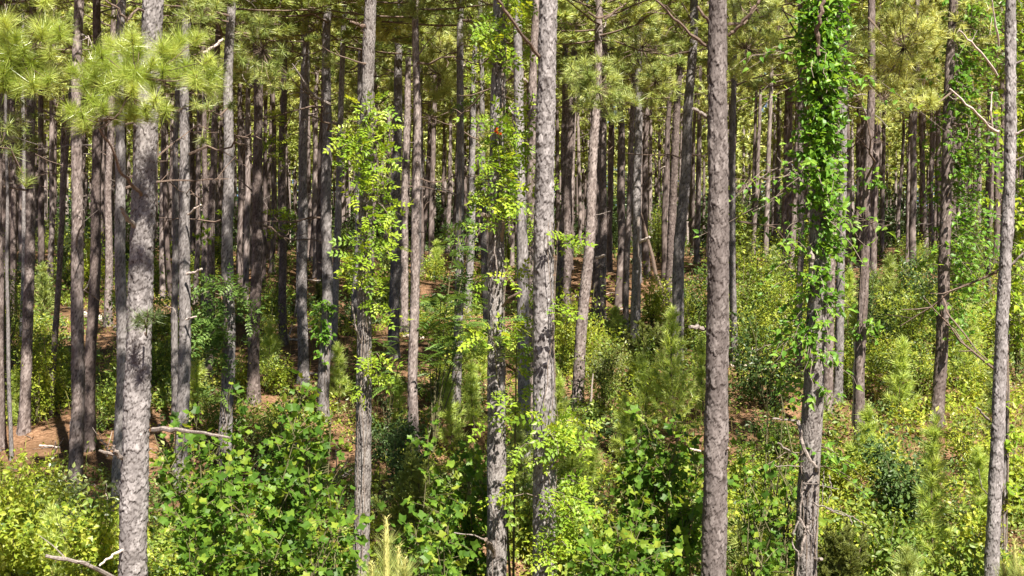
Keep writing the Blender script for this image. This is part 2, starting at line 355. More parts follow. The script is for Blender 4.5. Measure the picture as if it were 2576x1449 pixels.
# ------------------------------------------------------------------ crowns (11 m long unit, base at 0)
def crown_mesh(name, sd, nb, tb, nn, wd, ln, mat, Rr=2.9, sides=4):
    global rng
    keep = rng; rng = np.random.default_rng(sd)
    mb = MB(); TP = []; TA = []
    for q in range(nb):
        t = (q + rng.random()) / nb; z = 11 * t ** 1.05 * .97
        Lb = Rr * (1 - .72 * t) * (.55 + .6 * rng.random()) * (0.75 if t < .08 else 1)
        az = q * 2.39996 + rng.normal() * .4; el = R(6 + 46 * t + rng.normal() * 16)
        s_ = np.linspace(0, 1, 6); h = np.array([math.cos(az), math.sin(az), 0])
        pts = np.outer(s_ * Lb * math.cos(el), h); pts[:, 2] = z + s_ * Lb * math.sin(el) + .28 * Lb * s_ ** 2 - .12 * Lb * s_
        pts[:, :2] += np.cumsum(rng.normal(size=(6, 2)) * .05 * Lb, 0) * s_[:, None]
        mb.tube(pts, .028 * (1 - .8 * s_) * (1 - .5 * t) + .004, sides, 1, .5, False)
        n = max(3, int(tb * Lb / Rr * 1.3))
        u = np.clip(.32 + .72 * rng.random(n) ** .75, 0, 1); ip = np.stack([np.interp(u, s_, pts[:, k]) for k in range(3)], -1)
        side = np.cross(h, [0, 0, 1])
        offs = side[None] * (rng.choice([-1, 1], n) * (.08 + .55 * rng.random(n)) * (1.15 - u) * Lb * .75)[:, None] + rng.normal(size=(n, 3)) * .07
        offs[:, 2] += .06 + .2 * rng.random(n)
        tp = ip + offs
        for a, b_ in zip(ip[::1], tp[::1]):
            mid = (a + b_) / 2 - np.array([0, 0, .04]); mb.tube([a, mid, b_], [.008, .006, .004], 3, 1, .5, False)
        TP.append(tp); TA.append(unit(offs * 1.2 + h[None] * .5 * Lb + np.array([0, 0, .5])))
    TP = np.concatenate(TP); TA = np.concatenate(TA)
    mb.needles(TP, TA, nn, ln, wd, 0, (.15, 1.6))
    rng = keep
    return mb.build(name, [mat, 'twig'])
crowns_near = [crown_mesh('crown', 60 + q, 50, 17, 58, .022, .21, 'needle') for q in range(3)]
crowns_mid = [crown_mesh('crown', 70 + q, 52, 17, 42, .030, .23, 'needle') for q in range(4)]
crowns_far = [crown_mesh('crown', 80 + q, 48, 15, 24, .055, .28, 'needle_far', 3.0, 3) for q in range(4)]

def dead_branch_mesh(sd, L_):
    r_ = np.random.default_rng(sd); mb = MB(); n = 7; s_ = np.linspace(0, 1, n)
    pts = np.zeros((n, 3)); pts[:, 0] = s_ * L_; pts[:, 2] = L_ * (.25 * r_.normal() * s_ + .3 * r_.normal() * s_ ** 2); pts[:, 1] = L_ * .15 * r_.normal() * s_ ** 2
    pts[1:-1] += r_.normal(size=(n - 2, 3)) * .02 * L_
    rr = (.012 + .008 * L_); mb.tube(pts, rr * (1 - .7 * s_), 5)
    for q in range(int(L_ * 2.5)):
        u = .3 + .65 * r_.random(); a = np.array([np.interp(u, s_, pts[:, k]) for k in range(3)])
        d = unit(np.array([.7, r_.normal() * .8, r_.normal() * .6])); l = L_ * (.12 + .3 * r_.random())
        mb.tube([a, a + d * l * .5 + [0, 0, .03 * r_.normal()], a + d * l + [0, 0, .08 * r_.normal()]], [rr * .45, rr * .35, rr * .2], 4)
    return mb
dead_meshes = []
for q in range(10):
    L_ = [.25, .4, .6, .9, 1.2, 1.5, 1.9, 2.3, .35, .8][q]
    dead_meshes.append(dead_branch_mesh(100 + q, L_).build('dead_branch', [['twig', 'dead', 'twig', 'dead', 'twig', 'dead', 'twig', 'twig', 'bleached', 'bleached'][q]]))

TREES = {}
trees_xy = []
def make_tree(key, base, top, r, label, d, H=20., h0=11., trunk=None, bark='bark_brown', near=False, ridged=False, crown=True, nbr=6, group='pines of the stand', sd=None, name='pine_tree', cat='pine tree', cr=1.0, cvk=1.0, zlo=2.2, zhi=11.):
    sd = sd if sd is not None else int(rng.integers(1e6))
    r_ = random.Random(sd)
    dirv = (top - base).normalized()
    q = dirv.to_track_quat('Z', 'Y'); mw = Matrix.Translation(base) @ q.to_matrix().to_4x4()
    root = thing(name, label, cat, base, group, mw)
    spin = Matrix.Rotation(r_.random() * 6.28, 4, 'Z')
    if near:
        me = trunk_mesh('trunk', sd % 1000 + 200, r, H, 84, .0145, 10.0, bark, .0115 if not ridged else .013, ridged, True, cvk)
        part('trunk', me, root, Matrix.Identity(4))
    else:
        vs = mid_trunks if d < 48 else far_trunks
        me = r_.choice(vs) if trunk is None else vs[trunk]
        part('trunk', me, root, spin @ Matrix.Diagonal((r / RREF, r / RREF, H / 20., 1)))
    if crown:
        cs = crowns_near if d < 30 else crowns_mid if d < 50 else crowns_far
        s_ = (.85 + .35 * r_.random()) * cr
        part('crown', r_.choice(cs), root, Matrix.Translation((0, 0, h0)) @ Matrix.Rotation(r_.random() * 6.28, 4, 'Z') @ Matrix.Diagonal((s_, s_, (H - h0) / 11., 1)))
    for k in range(nbr):
        z = zlo + (zhi - zlo) * r_.random() ** .7
        me = r_.choice([dead_meshes[q] for q in (1, 2, 4, 6, 7)] if d < 22 else dead_meshes[:9] if z > 4 else dead_meshes[:4] + dead_meshes[8:9])
        rr = r * max(.25, 1.13 - z / (H * 1.2)) * .9
        az = r_.random() * 6.28
        part('dead_branch', me, root, Matrix.Translation((0, 0, z)) @ Matrix.Rotation(az, 4, 'Z') @ Matrix.Translation((rr, 0, 0)) @ Matrix.Rotation(-R(r_.uniform(-20, 40)), 4, 'Y') @ Matrix.Rotation(r_.random() * 6.28, 4, 'X'))
    TREES[key] = (root, mw, base, dirv, r, d, H)
    trees_xy.append((base.x, base.y))
    return root

# key: x at picture top, x at base, base height in the picture (None: below the frame, then distance), width, label, options
T = [
 ('A', 6, 3, 1125, None, 20, 'shaded pine cut by the left picture edge', {}),
 ('B', 11, 29, 1169, None, 9, 'very thin dark sapling pine right beside the left edge, foot on bare straw', dict(nbr=1, H=13, h0=9, cr=.5)),
 ('C', 87, 60, 1089, None, 24, 'dark pine with flared foot behind yellow shrubs, second from left edge', {}),
 ('D', 196, 122, 1056, None, 14, 'thin pine leaning strongly to the right behind the left group', dict(H=15)),
 ('E', 201, 188, 1229, None, 30, 'dark brown pine with foot on straw, left one of a close pair', dict(bark=1, h0=12, cr=1.25)),
 ('Fx', 246, 226, 1149, None, 26, 'dark pine standing close behind right of its pair on the straw', dict(h0=12, cr=1.25)),
 ('Gx', 309, 297, 1286, None, 28, 'brown pine just left of the thickest scaly trunk, foot in low bright leaves', dict(h0=12, cr=1.25)),
 ('H', 382, 343, None, 15.3, 63, 'thickest pine with large grey bark plates, needle branch across its top', dict(near=True, cvk=1.3, bark='bark_grey', h0=10.5, nbr=0)),
 ('I', 474, 452, 1222, None, 29, 'sunlit pinkish pine right of the thickest scaly trunk', dict(h0=12)),
 ('J', 451, 440, 1085, None, 16, 'slim sunlit pine touching the left side of the pinkish pine', {}),
 ('K', 582, 566, 1195, None, 30, 'dark grey pine with a clump of dark creeper at mid height', dict(trunk=2, h0=11)),
 ('K2', 550, 525, 968, None, 18, 'dark slim pine left of the creeper clump pine with pale foot', {}),
 ('Lx', 649, 638, 1030, None, 26, 'brown pine with sunlit bare middle behind the big poplar sapling', {}),
 ('Mx', 605, 601, 752, None, 13, 'pale thin pine between two darker pines, far behind poplar sapling', {}),
 ('N', 774, 762, 965, None, 23, 'dark bare pine with foot in straw clearing, middle left', dict(h0=12)),
 ('O', 722, 712, 883, None, 18, 'slim reddish pine left of the straw clearing', {}),
 ('P', 829, 812, 1062, None, 26, 'pine with small green ivy sleeve low on its trunk', dict(h0=12)),
 ('Q', 868, 837, 913, None, 16, 'slim pine leaning right just behind the ivy sleeve pine', {}),
 ('Rr', 941, 904, None, 18, 38, 'grey pine with yellow-green trumpet vine tufts, left of centre', dict(near=True, bark='bark_pale', ridged=True, nbr=2, h0=11, zlo=5)),
 ('S', 1006, 990, 890, None, 25, 'brightly sunlit pine right of the vine tufts', {}),
 ('Tt', 1027, 1017, 832, None, 18, 'sunlit slim pine directly beside the brightly sunlit one', {}),
 ('U', 1045, 1042, 1139, None, 23, 'straight dark pine with thin twigs, right of the sunlit twin trunks', dict(h0=12)),
 ('V', 1160, 1146, 1060, None, 21, 'dark pine rising behind the feathery pinnate sapling', dict(h0=12)),
 ('Wx', 1207, 1226, 860, None, 15, 'thin vine-dotted pine just left of the pale ridged trunk', {}),
 ('Xx', 1268, 1249, None, 17, 45, 'pale ridged trunk wrapped in trumpet vine with orange flower, at centre', dict(near=True, bark='bark_pale', ridged=True, nbr=0, h0=11)),
 ('Yx', 1302, 1322, 1266, None, 29, 'shaggy pine half hidden between the two large centre trunks', dict(trunk=2, h0=12)),
 ('Zx', 1346, 1330, 1100, None, 25, 'sunlit pine hugging the left side of the scaly centre trunk', {}),
 ('AA', 1389, 1371, None, 16.3, 54, 'tall scaly grey centre pine with vine tufts at its foot', dict(near=True, cvk=1.6, bark='bark_grey', nbr=0, h0=10.5)),
 ('BB', 1513, 1451, 1030, None, 26, 'shaded pine leaning right, right of the scaly centre trunk', dict(trunk=1, h0=12)),
 ('CC', 1446, 1424, 850, None, 19, 'sunlit slim pine between centre trunk and the leaning shaded pine', {}),
 ('DD', 1516, 1496, 843, None, 18, 'pine behind the leaning shaded pine, with white dead twigs', {}),
 ('EE', 1527, 1513, 802, None, 17, 'darkest slim pine right of the white dead twigs', {}),
 ('FF', 1546, 1533, 684, None, 13, 'pale thin pine on the lit straw slope', {}),
 ('GG', 1610, 1598, 893, None, 22, 'bright pine with peeled orange scar and broken stub on its right', {}),
 ('HH', 1597, 1573, 843, None, 13, 'thin pine touching the left side of the scarred bright pine', {}),
 ('II', 1720, 1678, 800, None, 21, 'brown pine left of the bright pair before the young pine', {}),
 ('JJ', 1744, 1700, 925, None, 27, 'bright pine rising behind the feathery young pine', {}),
 ('KK', 1763, 1753, 662, None, 13, 'pale thin pine left of the darkest thick trunk', {}),
 ('LL', 1810, 1788, None, 16, 56, 'thick dark brown pine right of centre, bare of leaves', dict(near=True, cvk=2.4, bark='bark_near_brown', nbr=0, h0=10.2)),
 ('MM', 1847, 1848, 928, None, 16, 'thin dark pine just right of the thick dark brown trunk', {}),
 ('NN', 2064, 2027, None, 17, 50, 'leaf-draped thick pine with twisted dead vines at its foot', dict(near=True, bark='bark_pale', ridged=True, nbr=0, h0=10.5)),
 ('OO', 2110, 2082, 1030, None, 21, 'sunlit pine just right of the leaf-draped trunk, left of a pair', {}),
 ('PP', 2129, 2107, 1006, None, 20, 'sunlit pine, right one of the pair beside the leaf-draped trunk', {}),
 ('QQ', 2192, 2162, 1123, None, 23, 'slim sunlit pine standing alone with two leafy tufts, right side', dict(h0=12)),
 ('RR', 2212, 2196, 705, None, 16, 'shaded pine just right of the lone sunlit slim pine', {}),
 ('SS', 2401, 2356, 1066, None, 28, 'lichen-pale pine with leafy creeper on its upper trunk, right side', dict(h0=12)),
 ('TT', 2531, 2495, None, 18, 31, 'slender pine with bleached bare branches near the right edge', dict(near=True, cvk=2.2, bark='bark_grey', nbr=0, h0=10.5)),
 ('UU', 2541, 2521, 1406, None, 22, 'vine-laced thin pine right behind the bleached branch pine', dict(trunk=2, h0=10)),
 ('VV', 1994, 1984, 696, None, 16, 'pale pine left of the leaf-draped trunk, further back', {}),
 ('WW', 2016, 2008, 935, None, 15, 'slim pine half hidden by the left side of the leaf-draped trunk', {}),
 ('XX', 408, 410, 752, None, 15, 'dark slim pine right behind the thickest scaly trunk', {}),
 ('YY', 398, 429, 754, None, 11, 'thin pine leaning left, crossing behind the thickest scaly trunk', {}),
 ('ZZ', 284, 272, 822, None, 17, 'shaded pine between the close pair and the thickest trunk', {}),
 ('a1', 259, 254, 712, None, 11, 'bright thin pine between the close pair and shaded pine', {}),
 ('a2', 106, 103, 702, None, 15, 'bright slim pine behind the strongly leaning pine', {}),
 ('a3', 138, 125, 722, None, 13, 'pale wavy pine above the leaning pine on the left', {}),
 ('a4', 165, 159, 664, None, 9, 'very thin pale pine left of the dark close pair', {}),
 ('a5', 34, 32, 800, None, 15, 'mottled pine behind the left edge pines', {}),
 ('a6', 58, 55, 855, None, 10, 'thin sunlit stem left of the flared foot pine', {}),
 ('a7', 630, 617, 772, None, 14, 'dark slim pine touching the sunlit bare pine behind poplar', {}),
 ('a8', 690, 684, 690, None, 12, 'pale thin pine above the straw clearing on the left', {}),
 ('a9', 1979, 1974, 705, None, 13, 'thin pine right of the thick dark trunk, half lit', {}),
 ('b1', 2366, 2361, 660, None, 15, 'dark pine in the shaded right background, beside lichen-pale trunk', {}),
 ('b2', 2318, 2326, 668, None, 14, 'dark slim pine behind the dark holly-like bush', {}),
 ('b3', 516, 512, 800, None, 14, 'dark thin pine right of the pinkish sunlit pine', {}),
]
SHADY = {'C': 10, 'E': 10.3, 'Fx': 10.3, 'Gx': 10.2, 'K': 9.6, 'K2': 9.2, 'Lx': 9.6, 'N': 9.6, 'O': 9, 'P': 9.8, 'Q': 9.3, 'U': 9.9, 'V': 9.5, 'BB': 9.3, 'EE': 8.6, 'DD': 8.6, 'A': 10, 'II': 9, 'MM': 9}  # crown bases set low and crowns widened to shade these trunks
SUNNY = ['I', 'J', 'S', 'Tt', 'Zx', 'GG', 'HH', 'JJ', 'OO', 'PP', 'QQ', 'SS', 'CC', 'Wx', 'FF', 'KK', 'Mx']  # crowns raised and narrowed so sun reaches these trunks
for key, x0, xb, by, d, wp, label, op in T:
    op = dict(op)
    if by is None:
        slope = (xb - x0) / 1449.
        zg = G((xb - CX) / F * d, d); by = CY - F * (zg - CAMZ) / d; xb = x0 + slope * by
    else: d = depth_of(by)
    x = (xb - CX) / F * d
    base = Vector((x, d, float(G(x, d)))); top = at(x0, 0, d)
    r = wp / 2 / F * d
    if key in SHADY: op['h0'] = SHADY[key]; op['cr'] = 1.3
    elif key in SUNNY: op['h0'] = 12.8; op['cr'] = .75
    bk = op.pop('bark', 'bark_brown')
    if d > 35 and 'h0' not in op: op['h0'] = random.uniform(8.2, 10.5)
    make_tree(key, base, top, r, label, d, bark=bk if isinstance(bk, str) else 'bark_brown', sd=1000 + len(TREES) * 7, H=op.pop('H', random.uniform(18.5, 21.5)), **op)

# unseen pines added for the shade of their crowns; the first carries a visible branch
for k, (x, y, label) in enumerate([(-7.6, 14.2, 'near pine beyond the left edge, its needle branch reaching into the corner'),
        (-5.2, 8.0, 'unseen pine added for shade beside the viewpoint on the left'), (-10.6, 18.5, 'unseen pine added for shade outside the left edge by low shrubs'),
        (14.8, 30, 'unseen pine added for shade outside the right edge on the slope'), (-13, 27, 'unseen pine added for shade outside the left edge on the slope'), (18.5, 36, 'unseen pine added for shade outside the right edge, higher on the slope'), (21, 30, 'unseen pine added for shade farther right on the slope')]):
    base = Vector((x, y, float(G(x, y))))
    make_tree('off%d' % k, base, base + Vector((.01 * k - .05, 0, 1)), .15, label, y, h0=10.2, nbr=2, sd=300 + k, H=20)

# ------------------------------------------------------------------ background pines of the stand
zones = [(0, 330, 'left of the thickest scaly trunk'), (330, 640, 'behind the creeper clump pine'), (640, 930, 'behind the straw clearing'),
         (930, 1240, 'left of the pale ridged trunk'), (1240, 1500, 'behind the centre trunks'), (1500, 1790, 'behind the leaning shaded pine'),
         (1790, 2060, 'left of the leaf-draped trunk'), (2060, 2380, 'right of the leaf-draped trunk'), (2380, 2600, 'behind the right edge pines')]
cand = 0; placed = 0
while cand < 9000 and placed < 215:
    cand += 1
    d = math.sqrt(random.uniform(44 ** 2, 97 ** 2)); x = random.uniform(-.44, .44) * d
    if any((x - a) ** 2 + (d - b_) ** 2 < 1.85 ** 2 for a, b_ in trees_xy): continue
    base = Vector((x, d, float(G(x, d)))); px = CX + x / d * F
    z = next((zz[2] for zz in zones if zz[0] <= px < zz[1]), 'at the picture edge')
    band = 'slim background pine' if d < 65 else 'thin distant pine' if d < 80 else 'very thin remote pine'
    lab = band + ' ' + z
    lean = Vector((random.gauss(.012, .02), random.gauss(0, .02), 1))
    make_tree('bg%d' % placed, base, base + lean, random.uniform(.095, .15), lab, d, h0=random.uniform(7.5, 10.5), nbr=3 if d < 70 else 1, sd=5000 + placed, H=random.uniform(18, 22), group=lab.replace('pine', 'pines', 1), zlo=3, zhi=10)
    placed += 1

# ------------------------------------------------------------------ limbs and needle branches placed on their trees
def limb(key, pts, r0, r1, mat='dead', name='dead_branch', forks=0, label=None, sides=7):
    root, mw = TREES[key][:2]; P = [np.array(at(*p)) for p in pts]
    n = max(6, 3 * len(P)); s_ = np.linspace(0, len(P) - 1, n); PP = np.stack([np.interp(s_, range(len(P)), [p[k] for p in P]) for k in range(3)], -1)
    PP[1:-1] += rng.normal(size=(n - 2, 3)) * r0 * .28
    mb = MB(); rr = np.linspace(r0, r1, n) * (1 + .12 * rng.normal(size=n)) * .85; mb.tube(PP, rr, sides); forks = forks * 2
    for q in range(forks):
        u = rng.integers(n // 3, n - 1); a = PP[u]; dd = unit(PP[u] - PP[u - 1] + rng.normal(size=3) * .8); l = np.linalg.norm(PP[-1] - PP[0]) * rng.uniform(.15, .4)
        mb.tube([a, a + dd * l * .5 + rng.normal(size=3) * .03, a + dd * l + rng.normal(size=3) * .06], [rr[u] * .42, rr[u] * .3, rr[u] * .15], 5)
    return part(name, mb.build(name, [mat]), root, mw.inverted(), label)
def mat_inv(key): return TREES[key][1].inverted()
# thickest trunk
limb('H', [(385, 1081, 15.3), (440, 1079, 15.0), (500, 1087, 14.7), (577, 1101, 14.5)], .036, .018, 'dead', forks=1)
limb('H', [(316, 1158, 15.3), (295, 1146, 15.0), (250, 1133, 14.8)], .036, .02, 'dead')
limb('H', [(300, 1150, 15.0), (285, 1128, 14.9), (287, 1122, 14.9)], .03, .02, 'dead')
limb('H', [(322, 1378, 15.2), (285, 1395, 14.9), (268, 1408, 14.8), (250, 1424, 14.7)], .022, .012, 'bleached')
limb('H', [(330, 1475, 15.3), (235, 1424, 14.6), (160, 1408, 14.3), (115, 1398, 14.2)], .036, .022, 'dead', forks=1)
limb('H', [(338, 568, 15.2), (318, 545, 14.9), (302, 522, 14.8)], .035, .03, 'dead')
limb('H', [(355, 490, 15.1), (335, 468, 14.8), (300, 425, 14.5), (285, 380, 14.3), (250, 322, 14.1)], .026, .016, 'twig', 'live_branch')
limb('H', [(362, 30, 15.3), (345, 20, 15.1), (320, 52, 14.9), (295, 20, 14.8), (265, 0, 14.7)], .022, .012, 'twig', forks=2)
limb('K', [(575, 40, 25), (540, 30, 24.6), (480, 20, 24.4), (410, 12, 24)], .026, .012, 'twig', forks=3)
limb('K', [(575, 55, 25), (530, 42, 24.7), (450, 38, 24.4), (395, 40, 24)], .022, .01, 'twig', forks=2)
limb('K', [(510, 134, 24.6), (545, 112, 24.8), (562, 97, 24.8)], .036, .03, 'bleached')
# scaly centre trunk and neighbours
limb('AA', [(1364, 150, 16.3), (1330, 105, 16), (1295, 60, 15.8), (1265, 20, 15.7), (1240, -20, 15.6)], .03, .022, 'twig')
limb('BB', [(1515, 45, 30), (1500, 45, 29.8), (1480, 30, 29.5)], .04, .03, 'twig', forks=1)
limb('BB', [(1520, 48, 30), (1560, 20, 30), (1575, 8, 30)], .04, .02, 'twig', forks=1)
limb('Zx', [(1325, 205, 27.6), (1300, 188, 27.2), (1278, 170, 27)], .04, .03, 'bleached')
limb('Xx', [(1243, 555, 17), (1225, 545, 16.7), (1213, 540, 16.6)], .035, .03, 'vine_stem')
limb('Xx', [(1262, 605, 16.8), (1265, 580, 16.6), (1266, 557, 16.5)], .03, .026, 'vine_stem')
limb('Xx', [(1264, 770, 16.8), (1280, 752, 16.5), (1310, 735, 16.4)], .026, .016, 'twig')
limb('Xx', [(1245, 1400, 16.9), (1232, 1372, 16.6), (1222, 1357, 16.5)], .036, .03, 'vine_stem')
limb('Xx', [(1228, 1362, 16.6), (1195, 1348, 16.4), (1142, 1340, 16.3)], .014, .008, 'dead')
limb('Rr', [(910, 865, 18), (895, 830, 17.8), (886, 765, 17.7)], .02, .012, 'dead')
# thick dark trunk
limb('LL', [(1783, 118, 16), (1740, 88, 15.8), (1690, 40, 15.7), (1650, 0, 15.6)], 0.026, 0.018, 'twig', forks=3)
limb('LL', [(1785, 60, 16), (1768, 35, 15.8), (1755, 15, 15.8)], 0.026, 0.021, 'twig')
limb('LL', [(1832, 90, 16), (1860, 66, 15.9), (1890, 30, 15.8), (1910, 0, 15.8)], 0.027, 0.020, 'twig')
limb('LL', [(1782, 298, 16), (1765, 285, 15.9), (1743, 273, 15.8)], .03, .028, 'dead')
limb('LL', [(1773, 828, 16), (1755, 824, 15.9), (1735, 822, 15.8)], .035, .028, 'dead')
limb('LL', [(1762, 1135, 16), (1748, 1132, 15.9), (1737, 1128, 15.8)], .016, .012, 'bleached')
limb('LL', [(1820, 1142, 16), (1827, 1135, 15.9), (1832, 1127, 15.8)], .018, .014, 'dead')
# leaf draped trunk
limb('NN', [(2008, 1058, 17), (1975, 1055, 16.8), (1943, 1053, 16.7)], .018, .012, 'dead')
limb('NN', [(2006, 1148, 17), (1985, 1134, 16.8), (1957, 1114, 16.7)], .018, .012, 'dead')
limb('NN', [(2020, 1174, 16.8), (1975, 1171, 16.5), (1955, 1175, 16.4), (1947, 1168, 16.4)], .009, .005, 'dead')
limb('NN', [(2052, 1408, 16.9), (2067, 1406, 16.7)], .03, .028, 'dead')
limb('NN', [(2060, 140, 16.6), (2055, 80, 16.5), (2064, 40, 16.4), (2072, -10, 16.4)], .035, .028, 'twig')
# bleached branches of the slender right pine
limb('TT', [(2512, 330, 18), (2490, 322, 17.8), (2440, 268, 17.5), (2389, 223, 17.4)], 0.026, 0.014, 'bleached', forks=1)
limb('TT', [(2496, 318, 17.9), (2492, 280, 17.8), (2496, 230, 17.8)], 0.018, 0.013, 'bleached')
limb('TT', [(2509, 190, 18), (2480, 145, 17.7), (2440, 103, 17.5), (2412, 76, 17.4)], 0.021, 0.013, 'bleached', forks=1)
limb('TT', [(2512, 115, 18), (2507, 70, 17.8), (2498, 30, 17.7), (2494, -5, 17.6)], 0.021, 0.010, 'bleached', forks=1)
limb('TT', [(2530, 350, 18), (2560, 335, 17.8), (2590, 318, 17.7)], 0.022, 0.017, 'bleached')
limb('TT', [(2533, 185, 18), (2555, 160, 17.9), (2590, 145, 17.8)], 0.022, 0.017, 'dead')
limb('TT', [(2526, 420, 18), (2550, 405, 17.9), (2590, 388, 17.8)], 0.017, 0.013, 'dead')
limb('TT', [(2525, 685, 18), (2555, 655, 17.9), (2590, 620, 17.8)], 0.022, 0.014, 'dead')
limb('TT', [(2487, 1055, 18), (2470, 1040, 17.8), (2458, 1025, 17.7)], 0.019, 0.014, 'dead')
limb('TT', [(2486, 1245, 18), (2470, 1228, 17.9), (2462, 1180, 17.8)], 0.011, 0.006, 'dead')
limb('SS', [(2370, 745, 28.5), (2385, 790, 28), (2425, 840, 27.5), (2465, 890, 27), (2490, 910, 26.6)], .028, .014, 'twig', forks=1)
limb('GG', [(1606, 545, 38), (1608, 680, 37.9), (1606, 780, 37.9)], .06, .035, 'dead', 'peeled_scar')
limb('GG', [(1607, 612, 38), (1622, 603, 37.7), (1634, 596, 37.5)], .06, .05, 'bleached')
limb('DD', [(1500, 648, 41.5), (1515, 645, 41), (1521, 642, 40.8)], .06, .05, 'bleached')
limb('DD', [(1503, 672, 41.3), (1512, 664, 41), (1517, 668, 41)], .03, .014, 'bleached', forks=2)
limb('DD', [(1505, 760, 41.3), (1512, 757, 41), (1518, 762, 41)], .03, .014, 'bleached', forks=3)
limb('P', [(830, 262, 29.5), (790, 240, 29.2), (760, 200, 29), (735, 160, 28.8)], .045, .02, 'dead', forks=2)
limb('Q', [(862, 318, 36), (820, 305, 35.6), (770, 288, 35.2)], .05, .03, 'dead')
limb('Rr', [(922, 70, 18), (905, 62, 17.8), (880, 55, 17.7)], .035, .02, 'twig', forks=3)
limb('I', [(470, 690, 25.5), (490, 685, 25.3), (508, 676, 25.2)], .03, .026, 'bleached')
limb('I', [(472, 540, 25.5), (490, 525, 25.3), (505, 515, 25.2)], .025, .02, 'bleached')
limb('I', [(468, 804, 25.5), (480, 800, 25.4), (494, 796, 25.3)], .025, .022, 'bleached')

def needle_branch(key, tufts, ln, nn, wd, mat, start=None, name='needle_branch', rtw=.008):
    root, mw = TREES[key][:2]
    TPp = np.array([tuple(at(*t)) for t in tufts]); c = TPp.mean(0)
    st = np.array(at(*start)) if start else None
    mb = MB()
    if st is not None:
        mid = (st + c) / 2 + np.array([0, 0, -.12]); mb.tube([st, mid, c], [rtw * 3, rtw * 2.2, rtw * 1.4], 6, 1)
        hub = [st * .35 + mid * .65, mid * .5 + c * .5, c]
    else: hub = [c]
    ax = []
    for t in TPp:
        h = min(hub, key=lambda q: np.linalg.norm(q - t)); h = h * .8 + t * .2 * 0 + h * .2
        m_ = (h + t) / 2 + np.array([0, 0, -.05]) + rng.normal(size=3) * .03
        mb.tube([h, m_, t], [rtw, rtw * .8, rtw * .6], 4, 1, .5, False)
        v = unit(t - h) * .5 + np.array([rng.normal() * .25, -.1, 1.0]); ax.append(unit(v)); mb.tube([t - unit(v) * .06, t + unit(v) * .07], [.010, .006], 5, 1, .5)
    mb.needles(TPp, np.array(ax), int(nn * (1.5 if nn < 150 else 1)), ln, wd * 1.15, 0, (.12, 2.0))
    return part(name, mb.build(name, [mat, 'twig']), root, mw.inverted())
def cpt(lst, x0, d, jit=.25):
    return [(x0 + a * .33325, b_ * .33325, d + random.uniform(-jit, jit)) for a, b_ in lst]
tf = cpt([(1000, 290), (985, 430), (830, 330), (920, 360), (1150, 470), (1100, 540), (1230, 540), (1400, 520), (1570, 460), (1310, 400), (710, 490), (560, 540), (720, 590), (830, 510),
          (1070, 590), (1480, 610), (920, 770), (700, 750), (1100, 820), (1170, 760), (1250, 830), (880, 890), (540, 840), (620, 860), (640, 950), (800, 660), (1000, 680), (1150, 660), (640, 640), (900, 560), (1330, 600), (760, 400), (1230, 420), (1050, 380), (780, 820), (1300, 740), (990, 860), (960, 500), (870, 640), (1600, 560)], 0, 14.2)
tf += [(random.uniform(185, 545), random.uniform(65, 300), 14.3 + random.uniform(-.3, .3)) for _ in range(20)]
tf = [t for t in tf if not (t[0] > 430 and t[1] > 240) and not (t[0] < 230 and t[1] < 130)]
needle_branch('H', tf, .25, 270, .0038, 'needle_near', (255, 325, 14.1), rtw=.007)
needle_branch('K', cpt([(1480, 790), (1570, 800), (1740, 790), (1530, 1050), (1620, 760)], 0, 22), .22, 70, .009, 'needle', (575, 270, 24.8))
needle_branch('H', [(352, 800, 14.8), (372, 792, 14.7), (388, 798, 14.8), (402, 790, 14.9), (365, 815, 14.7), (345, 812, 14.9)], .16, 60, .006, 'needle_dark', (365, 838, 15.1), rtw=.005)
tf = cpt([(10, 280), (180, 380), (240, 480), (340, 210), (450, 240), (370, 600), (250, 650), (70, 420), (140, 670), (30, 560), (120, 300), (40, 180), (-60, 300), (-80, 480), (300, 420), (120, 520), (-30, 650), (340, 10), (260, 560), (60, 620)], 0, 13.8)
tf += [(random.uniform(-40, 150), random.uniform(60, 220), 13.9 + random.uniform(-.3, .3)) for _ in range(16)]
needle_branch('off0', tf, .25, 270, .0038, 'needle_near', (-120, 250, 14), rtw=.007)
needle_branch('off0', cpt([(60, 960), (100, 1150), (200, 1380), (20, 1050), (150, 1300), (-40, 900)], 0, 17, .5), .22, 60, .007, 'needle', (-150, 300, 15))
def ell(n, cx, cyy, rx, ry, d, jd=.6):
    o = []
    while len(o) < n:
        a, b_ = random.uniform(-1, 1), random.uniform(-1, 1)
        if a * a + b_ * b_ < 1: o.append((cx + a * rx, cyy + b_ * ry, d + random.uniform(-jd, jd)))
    return o
needle_branch('BB', ell(46, 1485, 195, 72, 50, 25.8) + ell(22, 1560, 260, 45, 45, 25.8) + ell(12, 1470, 250, 45, 30, 25.8), .22, 60, .009, 'needle', (1500, 215, 29.5))
needle_branch('Lx', ell(40, 660, 110, 70, 75, 26.6) + ell(12, 690, 190, 40, 40, 26.4), .23, 55, .009, 'needle', (645, 110, 30.5))
needle_branch('N', ell(18, 800, 60, 60, 50, 32) + ell(5, 828, 152, 14, 14, 30), .22, 50, .01, 'needle', (772, 60, 33.5))
needle_branch('JJ', ell(60, 1620, 115, 95, 75, 32.5, 1.5), .24, 45, .013, 'needle', (1735, 130, 36.5))
needle_branch('QQ', ell(60, 2285, 90, 85, 85, 25, 1) + ell(26, 2240, 190, 60, 45, 25, 1), .24, 50, .012, 'needle_far', (2185, 45, 27.6))
needle_branch('SS', ell(16, 2320, 255, 40, 24, 26.5, .8), .24, 45, .012, 'needle_far', (2390, 235, 28.8))
needle_branch('V', ell(36, 1100, 120, 52, 42, 37, 1.5), .26, 40, .016, 'needle_far', (1157, 130, 31))
